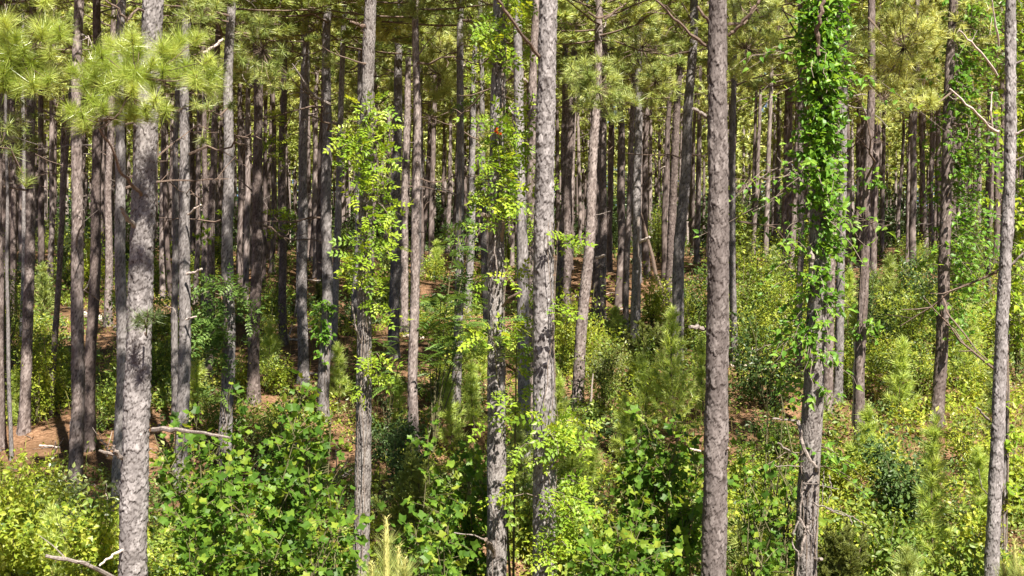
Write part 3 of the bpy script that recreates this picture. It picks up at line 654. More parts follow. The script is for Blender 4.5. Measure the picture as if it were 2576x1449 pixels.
needle_branch('U', ell(16, 1040, 30, 30, 26, 28), .22, 50, .01, 'needle', (1045, 20, 27.5))
needle_branch('LL', ell(24, 1900, 20, 60, 40, 20, 1), .22, 60, .008, 'needle', (1835, 60, 16.1))


for key, cx, cyy, rx, ry, d_, n_ in [('V', 1105, 180, 60, 70, 34, 55), ('V', 1190, 60, 50, 60, 28.5, 26), ('S', 985, 60, 50, 45, 33, 40), ('GG', 1590, 60, 80, 60, 34, 60), ('GG', 1650, 215, 60, 55, 35, 45), ('II', 1720, 60, 70, 55, 40, 50), ('CC', 1440, 60, 55, 50, 36, 45),
        ('MM', 1880, 120, 70, 90, 33, 70), ('VV', 1960, 60, 70, 60, 45, 55), ('RR', 2230, 250, 60, 60, 42, 50), ('b1', 2330, 150, 70, 80, 44, 70), ('QQ', 2130, 120, 50, 60, 25.5, 24), ('Mx', 600, 150, 50, 60, 45, 45), ('O', 730, 60, 50, 50, 36, 45),
        ('K', 500, 25, 60, 30, 23.5, 20), ('C', 60, 320, 45, 60, 29, 26), ('Xx', 1225, 330, 30, 50, 30, 14), ('TT', 2450, 60, 60, 60, 30, 26)]:
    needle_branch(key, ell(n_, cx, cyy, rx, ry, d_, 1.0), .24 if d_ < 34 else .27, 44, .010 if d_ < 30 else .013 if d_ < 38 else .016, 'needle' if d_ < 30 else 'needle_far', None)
# ------------------------------------------------------------------ plants: leaves as single parts
LEAFM = {}
def leaf_meshes(kind, mat):
    k = (kind, mat)
    if k not in LEAFM:
        out = []
        for q in range(5):
            if kind == 'pinnate': tv, tf_ = T_pinnate(4 if q % 2 else 3, .29 + .02 * q, .16 + .012 * q, .1 + .12 * q)
            elif kind == 'frond': tv, tf_ = T_pinnate(9 + q % 3, .22 + .02 * q, .07 + .005 * q, .15 + .12 * q)
            else:
                tv, tf_ = T_TU if kind == 'tulip' else T_OV
                tv = tv * np.array([[.85 + .08 * q, 1, .5 + .4 * q]]) + np.stack([np.zeros(len(tv)), np.zeros(len(tv)), -.06 * q * tv[:, 1] ** 2], -1)
            mb = MB(); mb.add(tv, tf_, 0, .2 * q); out.append(mb.build('leaf', [mat]))
        LEAFM[k] = out
    return LEAFM[k]
def place_leaves(root, origin, pos, ax, nrm, size, kind, mat, maxobj=300):
    pos = np.asarray(pos); n = len(pos); size = np.broadcast_to(size, (n,))
    score = pos[:, 1] - size * 2 + rng.random(n) * .35
    order = np.argsort(score); ob = order[:maxobj]; rest = order[maxobj:]
    Fm = frames(ax, nrm); ms = leaf_meshes(kind, mat); o = np.array(origin)
    for i in ob:
        A = np.eye(4); A[:3, :3] = Fm[i] * size[i]; A[:3, 3] = pos[i] - o
        part('leaf', ms[int(rng.integers(5))], root, Matrix(A.tolist()))
    if len(rest):
        mb = MB(); tv, tf_ = {'pinnate': T_PI, 'frond': T_HE, 'tulip': T_TU, 'ovate': T_OV}[kind]
        mb.stamp(tv, tf_, pos[rest] - o, ax[rest], nrm[rest], size[rest])
        part('foliage', mb.build('foliage', [mat]), root, kind='stuff')
def arcs(n, base, hgt, wid, lo=.25, lean=(0, 0)):
    """curved stems from a base that fill an uneven envelope"""
    out = []
    for q in range(n):
        az = q * 2.39996 + rng.normal() * .5; t = rng.random() ** .6
        h = hgt * (lo + (1 - lo) * t) * (.75 + .25 * rng.random()); rr = wid * .5 * math.sqrt(max(.04, 1 - (max(t - .35, 0) / .75) ** 2)) * (.45 + .6 * rng.random())
        s_ = np.linspace(0, 1, 6); p = np.stack([math.cos(az) * rr * s_ ** 1.25 + lean[0] * s_, math.sin(az) * rr * s_ ** 1.25 + lean[1] * s_, h * s_ ** (.8 + .3 * rng.random())], -1)
        p[1:] += rng.normal(size=(5, 3)) * .035 * hgt * s_[1:, None]
        out.append(p + np.asarray(base))
    return out
def along(P, u): s_ = np.linspace(0, 1, len(P)); return np.stack([np.interp(u, s_, P[:, k]) for k in range(3)], -1)
def pixel_spot(px, by, d=None):
    d = d or depth_of(by); x = (px - CX) / F * d
    return Vector((x, d, float(G(x, d)))), d
def shrub_meshes(h, wdt, mat, ls, dens=1., tmpl=T_DI, sd=0, nmax=5200):
    ns = int(min(16, 7 + 4 * wdt)); st = arcs(ns, (0, 0, -.05), h * 1.1, wdt * 1.1, .15)
    mb = MB()
    for s_ in st: mb.tube(s_, np.linspace(.012, .004, 6) * (1 + .3 * h), 4, 0)
    n = int(min(nmax, dens * 2.1 * h * wdt / (.3 * ls * ls)))
    q = rng.integers(0, ns, n); u = .3 + .72 * rng.random(n) ** .8
    pos = np.zeros((n, 3))
    for k in range(ns):
        m_ = q == k; nb = m_.sum()
        if not nb: continue
        c = along(st[k], np.clip(u[m_], 0, 1)); nclu = max(4, nb // 32); cc = rng.normal(size=(nclu, 3)) * np.array([.17 * wdt, .17 * wdt, .10 * h]); w_ = rng.integers(0, nclu, nb)
        pos[m_] = c + cc[w_] * .8 + rng.normal(size=(nb, 3)) * .055 * (wdt + .4)
    pos[:, 2] = np.abs(pos[:, 2] - .02) + .02
    nrm = rnd_dirs(n, .85, (.15, -.5, 0)); ax = unit(np.cross(nrm, rng.normal(size=(n, 3)))); ax[:, 2] -= .2
    fb = MB(); clump = (np.sin(pos[:, 0] * 4 + sd) + np.sin(pos[:, 2] * 5 + sd * 2) + np.sin(pos[:, 1] * 4)) * .12 + .5
    second = {'shrub_bright': 'shrub_mid', 'shrub_mid': 'shrub_bright', 'shrub_grey': 'shrub_bright', 'olive': 'shrub_mid'}.get(mat, mat)
    sz = ls * (.5 + .9 * rng.random(n) ** 1.5); tn = np.clip(clump + rng.normal(size=n) * .22, 0, .999); m2 = (np.sin(pos[:, 0] * 3.1 + sd * 1.7) + np.sin(pos[:, 2] * 4.3 + sd) + .8 * rng.normal(size=n)) > 1.0
    for k in (0, 1):
        w_ = m2 == bool(k); fb.stamp(*tmpl, pos[w_], ax[w_], nrm[w_], sz[w_], k, tn[w_])
    return mb.build('stem', ['stem_green']), fb.build('foliage', [mat, second])
def shrub(px, ty, by, wp, mat, label, ls=None, d=None, dens=1., tmpl=T_DI, group='leafy shrubs of the undergrowth', name='leafy_shrub', cat='shrub'):
    b_, d = pixel_spot(px, by, d); h = (by - ty) / F * d; wd_ = wp / F * d
    s_, f_ = shrub_meshes(h, wd_, mat, ls or (.075 if d < 26 else .09 if d < 40 else .12), dens, tmpl, px)
    r = thing(name, label, cat, b_, group); part('stem', s_, r); part('foliage', f_, r); return r

# broadleaf shrubs read off the photograph
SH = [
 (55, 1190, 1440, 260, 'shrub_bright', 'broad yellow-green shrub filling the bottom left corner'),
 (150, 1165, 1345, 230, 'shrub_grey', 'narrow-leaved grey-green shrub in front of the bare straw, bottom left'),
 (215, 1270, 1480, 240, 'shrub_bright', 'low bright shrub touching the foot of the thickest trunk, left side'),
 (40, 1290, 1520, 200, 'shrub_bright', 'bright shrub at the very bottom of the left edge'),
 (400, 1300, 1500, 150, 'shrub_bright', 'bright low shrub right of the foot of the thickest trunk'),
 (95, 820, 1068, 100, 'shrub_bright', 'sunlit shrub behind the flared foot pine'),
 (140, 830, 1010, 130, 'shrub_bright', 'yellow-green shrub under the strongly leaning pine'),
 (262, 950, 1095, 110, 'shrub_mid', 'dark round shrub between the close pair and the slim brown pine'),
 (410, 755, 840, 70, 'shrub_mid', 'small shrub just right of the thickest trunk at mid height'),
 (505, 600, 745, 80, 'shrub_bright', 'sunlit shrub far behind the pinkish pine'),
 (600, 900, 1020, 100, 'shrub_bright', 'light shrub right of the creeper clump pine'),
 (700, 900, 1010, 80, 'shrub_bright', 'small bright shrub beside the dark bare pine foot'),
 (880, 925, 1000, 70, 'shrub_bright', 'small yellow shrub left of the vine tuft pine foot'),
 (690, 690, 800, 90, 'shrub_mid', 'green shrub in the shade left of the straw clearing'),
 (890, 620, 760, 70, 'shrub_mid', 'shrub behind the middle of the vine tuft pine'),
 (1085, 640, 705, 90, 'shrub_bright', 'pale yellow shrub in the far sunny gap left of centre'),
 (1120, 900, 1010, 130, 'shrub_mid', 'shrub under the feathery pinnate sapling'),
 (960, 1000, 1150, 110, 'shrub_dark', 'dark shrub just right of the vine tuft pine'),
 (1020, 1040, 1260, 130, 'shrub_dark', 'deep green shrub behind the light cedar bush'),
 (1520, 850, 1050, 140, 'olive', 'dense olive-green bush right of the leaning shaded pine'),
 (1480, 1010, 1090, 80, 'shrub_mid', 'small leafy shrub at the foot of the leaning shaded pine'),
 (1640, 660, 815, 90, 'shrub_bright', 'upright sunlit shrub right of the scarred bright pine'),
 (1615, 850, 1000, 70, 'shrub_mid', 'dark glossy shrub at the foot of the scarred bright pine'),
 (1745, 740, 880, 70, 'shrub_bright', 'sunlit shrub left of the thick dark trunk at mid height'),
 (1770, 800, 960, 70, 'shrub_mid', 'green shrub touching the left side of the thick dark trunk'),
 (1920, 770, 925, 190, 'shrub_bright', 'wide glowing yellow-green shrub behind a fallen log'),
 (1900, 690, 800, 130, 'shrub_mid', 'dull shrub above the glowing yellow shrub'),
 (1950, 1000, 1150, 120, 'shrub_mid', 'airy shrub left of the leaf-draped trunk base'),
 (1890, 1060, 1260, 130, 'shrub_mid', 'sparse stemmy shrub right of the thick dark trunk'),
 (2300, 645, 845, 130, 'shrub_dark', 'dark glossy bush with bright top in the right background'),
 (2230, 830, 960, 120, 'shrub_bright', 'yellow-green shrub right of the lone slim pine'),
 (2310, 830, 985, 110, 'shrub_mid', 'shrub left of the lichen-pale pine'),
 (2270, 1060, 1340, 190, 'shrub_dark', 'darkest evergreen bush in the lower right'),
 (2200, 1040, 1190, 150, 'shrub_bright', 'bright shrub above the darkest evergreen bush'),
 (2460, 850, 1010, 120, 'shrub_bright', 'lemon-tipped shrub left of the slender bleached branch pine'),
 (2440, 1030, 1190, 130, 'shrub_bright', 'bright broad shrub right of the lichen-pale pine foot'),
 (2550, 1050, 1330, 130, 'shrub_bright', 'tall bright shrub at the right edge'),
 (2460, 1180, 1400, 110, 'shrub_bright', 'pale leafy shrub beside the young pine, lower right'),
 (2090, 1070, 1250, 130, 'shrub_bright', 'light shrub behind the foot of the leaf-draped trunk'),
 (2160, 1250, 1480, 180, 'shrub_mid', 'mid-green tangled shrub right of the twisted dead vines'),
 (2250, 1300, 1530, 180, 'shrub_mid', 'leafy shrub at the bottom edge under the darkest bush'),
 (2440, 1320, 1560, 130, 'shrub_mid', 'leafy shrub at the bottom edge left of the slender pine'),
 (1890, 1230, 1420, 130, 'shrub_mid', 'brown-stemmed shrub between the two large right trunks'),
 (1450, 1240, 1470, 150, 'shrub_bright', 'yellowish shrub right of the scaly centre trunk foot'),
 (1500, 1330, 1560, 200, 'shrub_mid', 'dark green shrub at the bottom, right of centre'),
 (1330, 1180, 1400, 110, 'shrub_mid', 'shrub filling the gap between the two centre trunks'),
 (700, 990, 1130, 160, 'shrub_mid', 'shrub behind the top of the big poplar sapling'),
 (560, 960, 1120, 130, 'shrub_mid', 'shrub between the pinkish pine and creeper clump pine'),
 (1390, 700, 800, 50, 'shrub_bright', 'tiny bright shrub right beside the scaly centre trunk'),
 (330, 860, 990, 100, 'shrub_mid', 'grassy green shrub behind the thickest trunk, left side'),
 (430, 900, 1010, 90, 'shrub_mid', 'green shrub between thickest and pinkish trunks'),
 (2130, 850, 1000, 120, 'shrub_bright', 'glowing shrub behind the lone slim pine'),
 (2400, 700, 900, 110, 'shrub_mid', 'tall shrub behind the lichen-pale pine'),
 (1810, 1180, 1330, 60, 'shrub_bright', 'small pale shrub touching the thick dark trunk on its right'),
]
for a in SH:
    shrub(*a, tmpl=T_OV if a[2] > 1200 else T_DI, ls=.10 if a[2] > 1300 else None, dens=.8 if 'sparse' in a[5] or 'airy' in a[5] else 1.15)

# young pines
def young_pine_meshes(h, wd_, mat, d, dens=1.):
    mb = MB(); n = 8; s_ = np.linspace(0, 1, n); st = np.stack([.03 * h * np.sin(s_ * 3 + rng.random() * 6), .03 * h * np.sin(s_ * 2), h * s_ - .05], -1)
    mb.tube(st, np.linspace(.012 + .009 * h, .006, n), 6, 0)
    TP = [st[-1] - [0, 0, .02]]; TA = [np.array([0, 0, 1.])]
    nw = max(4, int(h / .28)); ln = .2 if d < 30 else .22
    for q in range(nw):
        t = .12 + .86 * q / nw; c = along(st, np.array([t]))[0]; L_ = wd_ * .5 * (1.05 - t) ** .7 * (.8 + .3 * rng.random())
        for b_ in range(5):
            az = b_ * 1.2566 + q * .7 + rng.normal() * .25; e = R(25 + 35 * t + rng.normal() * 8)
            dv = np.array([math.cos(az) * math.cos(e), math.sin(az) * math.cos(e), math.sin(e)]); k = np.linspace(0, 1, 4)
            bp = c + np.outer(k * L_, dv) + np.outer(.15 * L_ * k ** 2, [0, 0, 1]); mb.tube(bp, np.linspace(.008, .003, 4), 3, 0, .5, False)
            for u in np.arange(.3, 1.05, max(.14, .12 / max(L_, .2))):
                TP.append(along(bp, np.array([min(u, 1)]))[0]); TA.append(dv + [0, 0, .35])
    for u in np.arange(.3, 1., .14 / max(h, .4)): TP.append(along(st, np.array([u]))[0]); TA.append(np.array([.2 * rng.normal(), .2 * rng.normal(), 1]))
    fb = MB(); fb.needles(np.array(TP), np.array(TA), int((60 if d < 28 else 34) * dens), ln, .011 if d < 24 else .016 if d < 34 else .025, 0, (.15, 1.15))
    return mb.build('trunk', ['twig']), fb.build('foliage', [mat])
def young_pine(px, ty, by, wp, mat, label, d=None, dens=1.):
    b_, d = pixel_spot(px, by, d); t_, f_ = young_pine_meshes((by - ty) / F * d, wp / F * d, mat, d, dens)
    r = thing('young_pine', label, 'young pine', b_, 'young pines in the undergrowth'); part('trunk', t_, r); part('foliage', f_, r); return r
for a in [
 (1700, 775, 1130, 170, 'needle_young', 'tall feathery young pine glowing in front of the bright pine'),
 (1568, 1010, 1180, 90, 'needle_young', 'small young pine left of the right-hand poplar sapling'),
 (1440, 1070, 1260, 110, 'needle_young', 'pale young pine right of the scaly centre trunk foot'),
 (1490, 1120, 1290, 90, 'needle_young', 'soft young pine beside the pale one, right of centre'),
 (674, 825, 1000, 100, 'needle_young', 'young pine left of the dark bare pine, by the straw clearing'),
 (110, 655, 800, 80, 'needle', 'young pine below the bright slim pine on the left'),
 (158, 530, 745, 60, 'needle_dark', 'dark young pine beside the leaning pine'),
 (45, 920, 1070, 70, 'needle_young', 'young pine at the left edge beside the flared foot'),
 (1100, 600, 700, 60, 'needle_young', 'little young pine in the far sunny gap'),
 (1310, 1050, 1290, 90, 'needle', 'young pine between the two centre trunks'),
 (1550, 770, 850, 60, 'needle_young', 'small young pine on the lit straw slope'),
 (2235, 645, 850, 80, 'needle', 'pale young pine with level whorls, right background'),
 (2138, 680, 850, 70, 'needle_young', 'pale young pine left of the lone slim pine'),
 (2362, 1050, 1530, 130, 'needle_young', 'tall thin-stemmed young pine with shiny tufts, lower right'),
 (2180, 1020, 1200, 110, 'needle_young', 'soft young pine at the foot of the lone slim pine'),
 (1950, 620, 760, 90, 'needle', 'young pine at mid distance left of the leaf-draped trunk'),
 (1880, 580, 700, 60, 'needle', 'thin young pine right of the thick dark trunk'),
 (2545, 560, 800, 90, 'needle', 'young pine behind the right edge creeper'),
 (2510, 870, 1150, 90, 'needle', 'young pine touching the slender bleached branch pine'),
 (1930, 1370, 1600, 170, 'needle_young', 'low young pine at the bottom edge left of the twisted vines'),
 (1870, 1340, 1580, 120, 'needle', 'dull young pine at the bottom edge right of the thick dark trunk'),
 (2290, 1390, 1600, 150, 'needle', 'olive young pine at the bottom edge, lower right'),
 (130, 1300, 1500, 130, 'needle_young', 'wispy young pine at bottom left above a dead limb'),
 (1210, 800, 960, 70, 'needle_young', 'young pine behind the pinnate sapling'),
 (800, 1130, 1270, 60, 'needle', 'short young pine behind the poplar sapling'),
 (1000, 930, 1080, 80, 'needle_young', 'young pine right of the vine tuft pine'),
 ]: young_pine(*a)


for a in [
 (1150, 700, 1010, 90, 'tall airy shrub behind the feathery pinnate sapling'), (1405, 800, 1000, 70, 'upright shrub just right of the scaly centre trunk'),
 (2420, 560, 830, 120, 'tall shrub between lichen-pale pine and slender bleached branch pine'), (2290, 700, 900, 110, 'tall yellow-green shrub beside the dark glossy bush'), (2560, 640, 960, 90, 'tall bright shrub against the right edge'),
 (910, 760, 980, 70, 'upright shrub beside the vine tuft pine'), (665, 760, 950, 70, 'upright leafy shrub left of the straw clearing'), (480, 700, 930, 70, 'upright shrub right of the pinkish sunlit pine'), (330, 640, 860, 70, 'leafy shrub just left of the thickest trunk'), (20, 640, 900, 70, 'leafy shrub tall at the left edge'), (1790, 640, 830, 60, 'narrow shrub behind the thick dark trunk')]:
    shrub(a[0], a[1], a[2], a[3], 'shrub_bright' if a[0] % 4 else 'shrub_mid', a[4], dens=.75, name='tall_shrub')
for a in [
 (1620, 900, 1120, 110, 'needle_young', 'young pine at the left foot of the tall feathery one'), (1770, 860, 1060, 90, 'needle_young', 'young pine just left of the thick dark trunk'), (2050, 880, 1090, 90, 'needle_young', 'young pine beside the leaf-draped trunk, right of it'),
 (2150, 760, 960, 90, 'needle_young', 'glowing young pine left of the lone slim pine, mid slope'), (2270, 850, 1060, 110, 'needle_young', 'broad young pine between lone slim pine and lichen-pale pine'), (2440, 760, 980, 100, 'needle_young', 'young pine right of the lichen-pale pine'),
 (1130, 930, 1130, 100, 'needle_young', 'young pine at the foot of the feathery sapling'), (1190, 900, 1090, 80, 'needle_young', 'young pine right of the feathery sapling'), (850, 860, 1010, 70, 'needle_young', 'young pine between ivy sleeve pine and vine tuft pine'),
 (500, 860, 1060, 90, 'needle_young', 'young pine behind the large poplar sapling, left part'), (370, 700, 860, 70, 'needle', 'young pine showing past the thickest trunk'), (1410, 960, 1160, 80, 'needle_young', 'young pine right of the scaly centre trunk, mid slope'), (2470, 1120, 1360, 120, 'needle_young', 'young pine just left of the slender bleached branch pine foot')]:
    young_pine(*a)
# near young pines at the bottom edge: candles and needles
def candle_pine(px, d, tips, label):
    b_ = Vector(((px - CX) / F * d, d, float(G((px - CX) / F * d, d)))); r = thing('young_pine', label, 'young pine', b_, 'young pines in the undergrowth'); o = np.array(b_)
    TP = []; TA = []; mb = MB(); mb.tube([[0, 0, -.1], np.array(at(px, 1620, d)) - o], [.03, .02], 6)
    for k, (qx, qt, qb, rd) in enumerate(tips):
        dd = d + (0 if k == 0 else random.uniform(-.15, .15)); a = np.array(at(qx, qt, dd)) - o; b2 = np.array(at(qx + random.uniform(-5, 5), qb, dd)) - o
        s_ = np.linspace(0, 1, 12); pts = b2 + np.outer(s_, a - b2); cb = MB(); cb.tube(pts, rd * np.array([.8, .95, 1, 1, .95, .9, .85, .8, .72, .6, .42, .12]), 8)
        nb = 130; u = rng.random(nb); bp = b2 + np.outer(u, a - b2); an = rng.random(nb) * 6.28; out = np.stack([np.cos(an), np.sin(an), np.full(nb, 1.3)], -1)
        cb.needles(bp + out * rd * .45, out, 2, .035, .006, 0, (.05, .3))
        part('candle', cb.build('candle', ['candle']), r)
        low = np.array(at(px + (qx - px) * .5, 1600, dd)) - o; mb.tube([low, b2], [.016, .012], 5)
        for z in np.linspace(-.55, 1.0, 12): TP.append((b2 + (a - b2) * -z if z < 0 else b2 * (1 - z) + low * z) - [0, 0, .02]); TA.append(unit(a - b2) + rng.normal(size=3) * .15)
    fb = MB(); fb.needles(np.array(TP), np.array(TA), 90, .17, .0035, 0, (.15, .8)); part('foliage', fb.build('foliage', ['needle']), r); part('stem', mb.build('stem', ['twig']), r)
candle_pine(972, 8.6, [(972, 1303, 1460, .026), (1003, 1372, 1480, .02), (934, 1418, 1490, .018), (1018, 1405, 1490, .015)], 'blurred young pine with pale candle buds, nearest at bottom centre')
candle_pine(2552, 9.0, [(2552, 1362, 1480, .02), (2527, 1420, 1490, .014), (2568, 1425, 1490, .013)], 'young pine with slim candle buds in the bottom right corner')

# cedar and dark conifers
def cedar(px, ty, by, wp, mat, label, d=None, leader=1.):
    b_, d = pixel_spot(px, by, d); h = (by - ty) / F * d; wd_ = wp / F * d; r = thing('cedar_bush', label, 'cedar', b_, 'cedar bushes')
    mb = MB(); st = arcs(26, (0, 0, 0), h, wd_, .35); TP = []; TA = []
    for s_ in st:
        mb.tube(s_, np.linspace(.016, .004, 6), 4, 0, .5, False)
        for u in np.linspace(.3, 1, 12):
            c = along(s_, np.array([u]))[0]; tdir = unit(along(s_, np.array([min(1, u + .05)]))[0] - along(s_, np.array([u - .05]))[0])
            for q in range(5):
                sd_ = unit(tdir + rng.normal(size=3) * .7); l = .22 * wd_ * (1.15 - u) + .05
                for k in (.35, .7, 1.): TP.append(c + sd_ * l * k); TA.append(sd_ + tdir * .5)
    fb = MB(); fb.needles(np.array(TP), np.array(TA), 16, .065 if d < 25 else .085, .012 if d < 25 else .018, 0, (.05, .75))
    part('stem', mb.build('stem', ['twig']), r); part('foliage', fb.build('foliage', [mat]), r)
cedar(1050, 1085, 1420, 175, 'cedar', 'light yellow-green cedar bush with plumed tips, below the straight dark pine')
cedar(1625, 800, 975, 90, 'olive', 'dark olive cedar between the scarred bright pine and young pine')
cedar(2120, 1330, 1600, 130, 'olive', 'dull cedar at the bottom edge right of the twisted vines')
cedar(820, 700, 780, 50, 'olive', 'tiny dark cedar in the shade behind the straw clearing')

# tulip-poplar saplings
def poplar(px, d, ty, wp, n, label, seed_lean=(0, 0)):
    n = int(n * 2.3); b_, d = pixel_spot(px, 0, d); o = np.array(b_); top = at(px, ty, d).z - b_.z; wd_ = wp / F * d
    r = thing('poplar_sapling', label, 'sapling', b_, 'broad-leaved poplar saplings')
    mb = MB(); st = arcs(17, (0, 0, 0), top * 1.08, wd_ * 1.1, .25, seed_lean)
    for s_ in st: mb.tube(s_, np.linspace(.02, .005, 6), 5)
    q = rng.integers(0, len(st), n); u = .3 + .7 * rng.random(n) ** .75; pos = np.zeros((n, 3)); ax = np.zeros((n, 3)); tw = MB()
    for k, s_ in enumerate(st):
        m_ = np.where(q == k)[0]
        nt_ = max(1, len(m_) // 5)
        for tq in range(nt_):
            idx = m_[tq::nt_]; c = along(s_, u[idx[:1]])[0]; dv = rnd_dirs(1, .25)[0]; l = .18 + .3 * rng.random()
            mb.tube([c, c + dv * l * .5 + [0, 0, .02], c + dv * l], [.005, .004, .003], 3, 0, .5, False)
            for e, ii in enumerate(idx):
                f_ = (e + 1) / len(idx); sd_ = unit(rng.normal(size=3) + dv * .6); pos[ii] = c + dv * l * f_ + sd_ * .06; ax[ii] = unit(sd_ + dv * .5 + [0, 0, -.35])
    nrm = rnd_dirs(n, 1.0, (.2, -.55, 0))
    part('stem', mb.build('stem', ['stem_green']), r)
    place_leaves(r, (0, 0, 0), pos, ax, nrm, .05 + .085 * rng.random(n), 'tulip', 'poplar', 300)
    return r
poplar(670, 16.0, 985, 470, 1500, 'large poplar sapling with lobed leaves, left of the vine tuft pine')
poplar(530, 17.0, 1010, 240, 500, 'smaller poplar sapling in front of the pinkish pine foot')
poplar(830, 15.2, 1210, 190, 330, 'poplar sapling with loose leaves hanging over the vine tuft pine foot')
poplar(1150, 18.0, 1110, 270, 900, 'shaded dark poplar sapling left of the pale ridged trunk')
poplar(1090, 15.6, 1240, 170, 260, 'poplar sapling before the cedar bush, near bottom centre')
poplar(1660, 17.0, 1030, 260, 1000, 'poplar sapling with sunlit yellow top, left of the thick dark trunk')
poplar(1560, 15.8, 1220, 200, 380, 'poplar sapling with low branches, left of the sunlit topped one')
poplar(1895, 16.8, 1195, 110, 120, 'slender poplar sapling just right of the thick dark trunk')
poplar(1960, 18.5, 950, 110, 160, 'thin poplar sapling whose leaves touch the leaf-draped trunk on the left')
poplar(740, 14.6, 1270, 300, 330, 'poplar sapling along the bottom edge, left of centre')

# pinnate saplings
def pinnate_sapling(px, by, crowns, label, d=None, size=.6):
    b_, d = pixel_spot(px, by, d); o = np.array(b_); r = thing('pinnate_sapling', label, 'sapling', b_, 'saplings with feathery leaves')
    mb = MB(); pos = []; ax = []; nrm = []
    for cx, cyy, n, dd in crowns:
        c = np.array(at(cx, cyy, d + dd)) - o; s_ = np.linspace(0, 1, 6)[:, None]; st = np.concatenate([c[:2] * s_ ** 1.3, c[2] * s_], 1); mb.tube(st, np.linspace(.022, .008, 6), 6)
        for k in range(n):
            az = k * 2.39996 + rng.normal() * .2; e = R(rng.uniform(-5, 45)); dv = np.array([math.cos(az) * math.cos(e), math.sin(az) * math.cos(e), math.sin(e)])
            pos.append(c - (st[-1] - st[-2]) * (.9 * k / n)); ax.append(dv); nrm.append(np.array([0, 0, 1.]) + rng.normal(size=3) * .25)
    part('stem', mb.build('stem', ['stem_green']), r)
    n = len(pos); place_leaves(r, (0, 0, 0), np.array(pos), np.array(ax), np.array(nrm), size * (.7 + .5 * rng.random(n)), 'frond', 'heaven')
pinnate_sapling(1090, 1130, [(1165, 800, 16, 0), (1110, 740, 14, .4), (1185, 850, 14, -.4), (1075, 810, 12, .5), (1130, 870, 14, -.5), (1200, 700, 12, .6), (1180, 620, 10, .8), (1095, 900, 10, -.3), (1150, 560, 8, .8)], 'feathery pinnate sapling with several stems, in front of a dark pine')
pinnate_sapling(975, 1110, [(965, 850, 12, 0), (985, 960, 14, -.3), (1005, 900, 12, .3), (945, 930, 10, -.2)], 'smaller pinnate sapling right of the vine tuft pine', size=.5)
pinnate_sapling(1290, 1330, [(1300, 830, 8, -.5), (1240, 810, 8, -.8)], 'pinnate sapling with pale fronds between the centre trunks', d=17.5, size=.5)

# ------------------------------------------------------------------ creepers on trunks
def axis_pt(key, py):
    root, mw, base, dv, r, d, H = TREES[key]; z = (CY - py) / F * d + CAMZ; t = (z - base.z) / dv.z; return np.array(base + dv * t), r * (1.16 - t / (H * 1.2)) / (1.16 - 4 / (H * 1.2))
def creeper(key, sections, label, kind='pinnate', mat='trumpet', size=.225, sprays=True, flowers=(), name='creeper', stem_span=None, maxobj=300, mult=1.5, vr=.006, cat='vine', group='creepers on the trunks'):
    base = TREES[key][2]; o = np.array(base); rt = thing(name, label, cat, base, group)
    P_, A_, N_ = [], [], []; mb = MB()
    for (y0, y1, n, spread, bias) in sections:
        n = int(n * mult); nsp = max(1, n // 7)
        for q in range(nsp):
            py = random.uniform(y0, y1); c, r = axis_pt(key, py); az = random.gauss(bias, .95)
            out = np.array([math.sin(az), -math.cos(az), 0]); l = spread * random.uniform(.2, .9); up = random.uniform(-.25, .55)
            s_ = np.linspace(0, 1, 5); arc = c + out * r * .95 + np.outer(s_ * l, out) + np.outer(l * (up * s_ - .45 * s_ ** 2), [0, 0, 1]); arc[1:] += rng.normal(size=(4, 3)) * .04 * l
            mb.tube(arc - o, np.linspace(.007, .003, 5), 3, 0, .5, False)
            for k in range(max(2, n // nsp)):
                u = random.uniform(.15, 1); p_ = along(arc, np.array([u]))[0]; dv = unit(out * .6 + rng.normal(size=3) * .7 + np.array([0, -.25, -.15]))
                P_.append(p_ + rng.normal(size=3) * .03); A_.append(dv); N_.append(unit(np.array([.15, -.5, .9]) + rng.normal(size=3) * .45))
    y0, y1 = stem_span or (min(s_[0] for s_ in sections), 1500)
    for q in range(3):
        pys = np.linspace(y1, y0, 22); ph = random.uniform(-.8, .8); pts = []
        for i, py in enumerate(pys):
            c, r = axis_pt(key, py); a = ph + .4 * math.sin(i * .45 + q * 2) + random.gauss(0, .07); pts.append(c + np.array([math.sin(a), -math.cos(a), 0]) * (r * 1.02 + .004) - o)
        mb.tube(pts, vr * (1 - .2 * q), 5, 0)
    part('stem', mb.build('stem', ['vine_stem']), rt)
    n = len(P_); place_leaves(rt, o, np.array(P_), np.array(A_), np.array(N_), size * (.6 + .7 * rng.random(n)), kind, mat, maxobj)
    for fx, fy, fd in flowers:
        c = np.array(at(fx, fy, fd)) - o
        for k in range(4):
            fl = MB(); dv = unit(np.array([rng.normal(), -1.2, rng.normal() * .6])); p_ = c + rng.normal(size=3) * .035
            s_ = np.linspace(0, 1, 5)[:, None]; fl.tube(p_ + s_ * dv * .06, [.003, .005, .007, .010, .017], 6, 0, .2 + .1 * k, False)
            part('flower', fl.build('flower', ['flower']), rt)
    return rt
creeper('Rr', [(235, 330, 40, .4, .1), (330, 440, 66, .62, 0), (430, 560, 60, .42, .2), (560, 700, 60, .5, .1), (690, 830, 24, .4, .5), (830, 980, 26, .4, .3)], 'yellow-green trumpet vine in tufts on the grey pine left of centre')
creeper('Xx', [(-20, 150, 90, .5, -.2), (230, 320, 14, .4, 0), (310, 400, 60, .55, .3), (390, 480, 50, .45, .2), (470, 560, 60, .75, -.1), (690, 760, 14, .4, .7), (780, 900, 46, .6, .6), (980, 1120, 26, .45, .5)], 'trumpet vine with an orange flower wrapping the pale ridged trunk', flowers=[(1251, 336, 16.45)], maxobj=300)
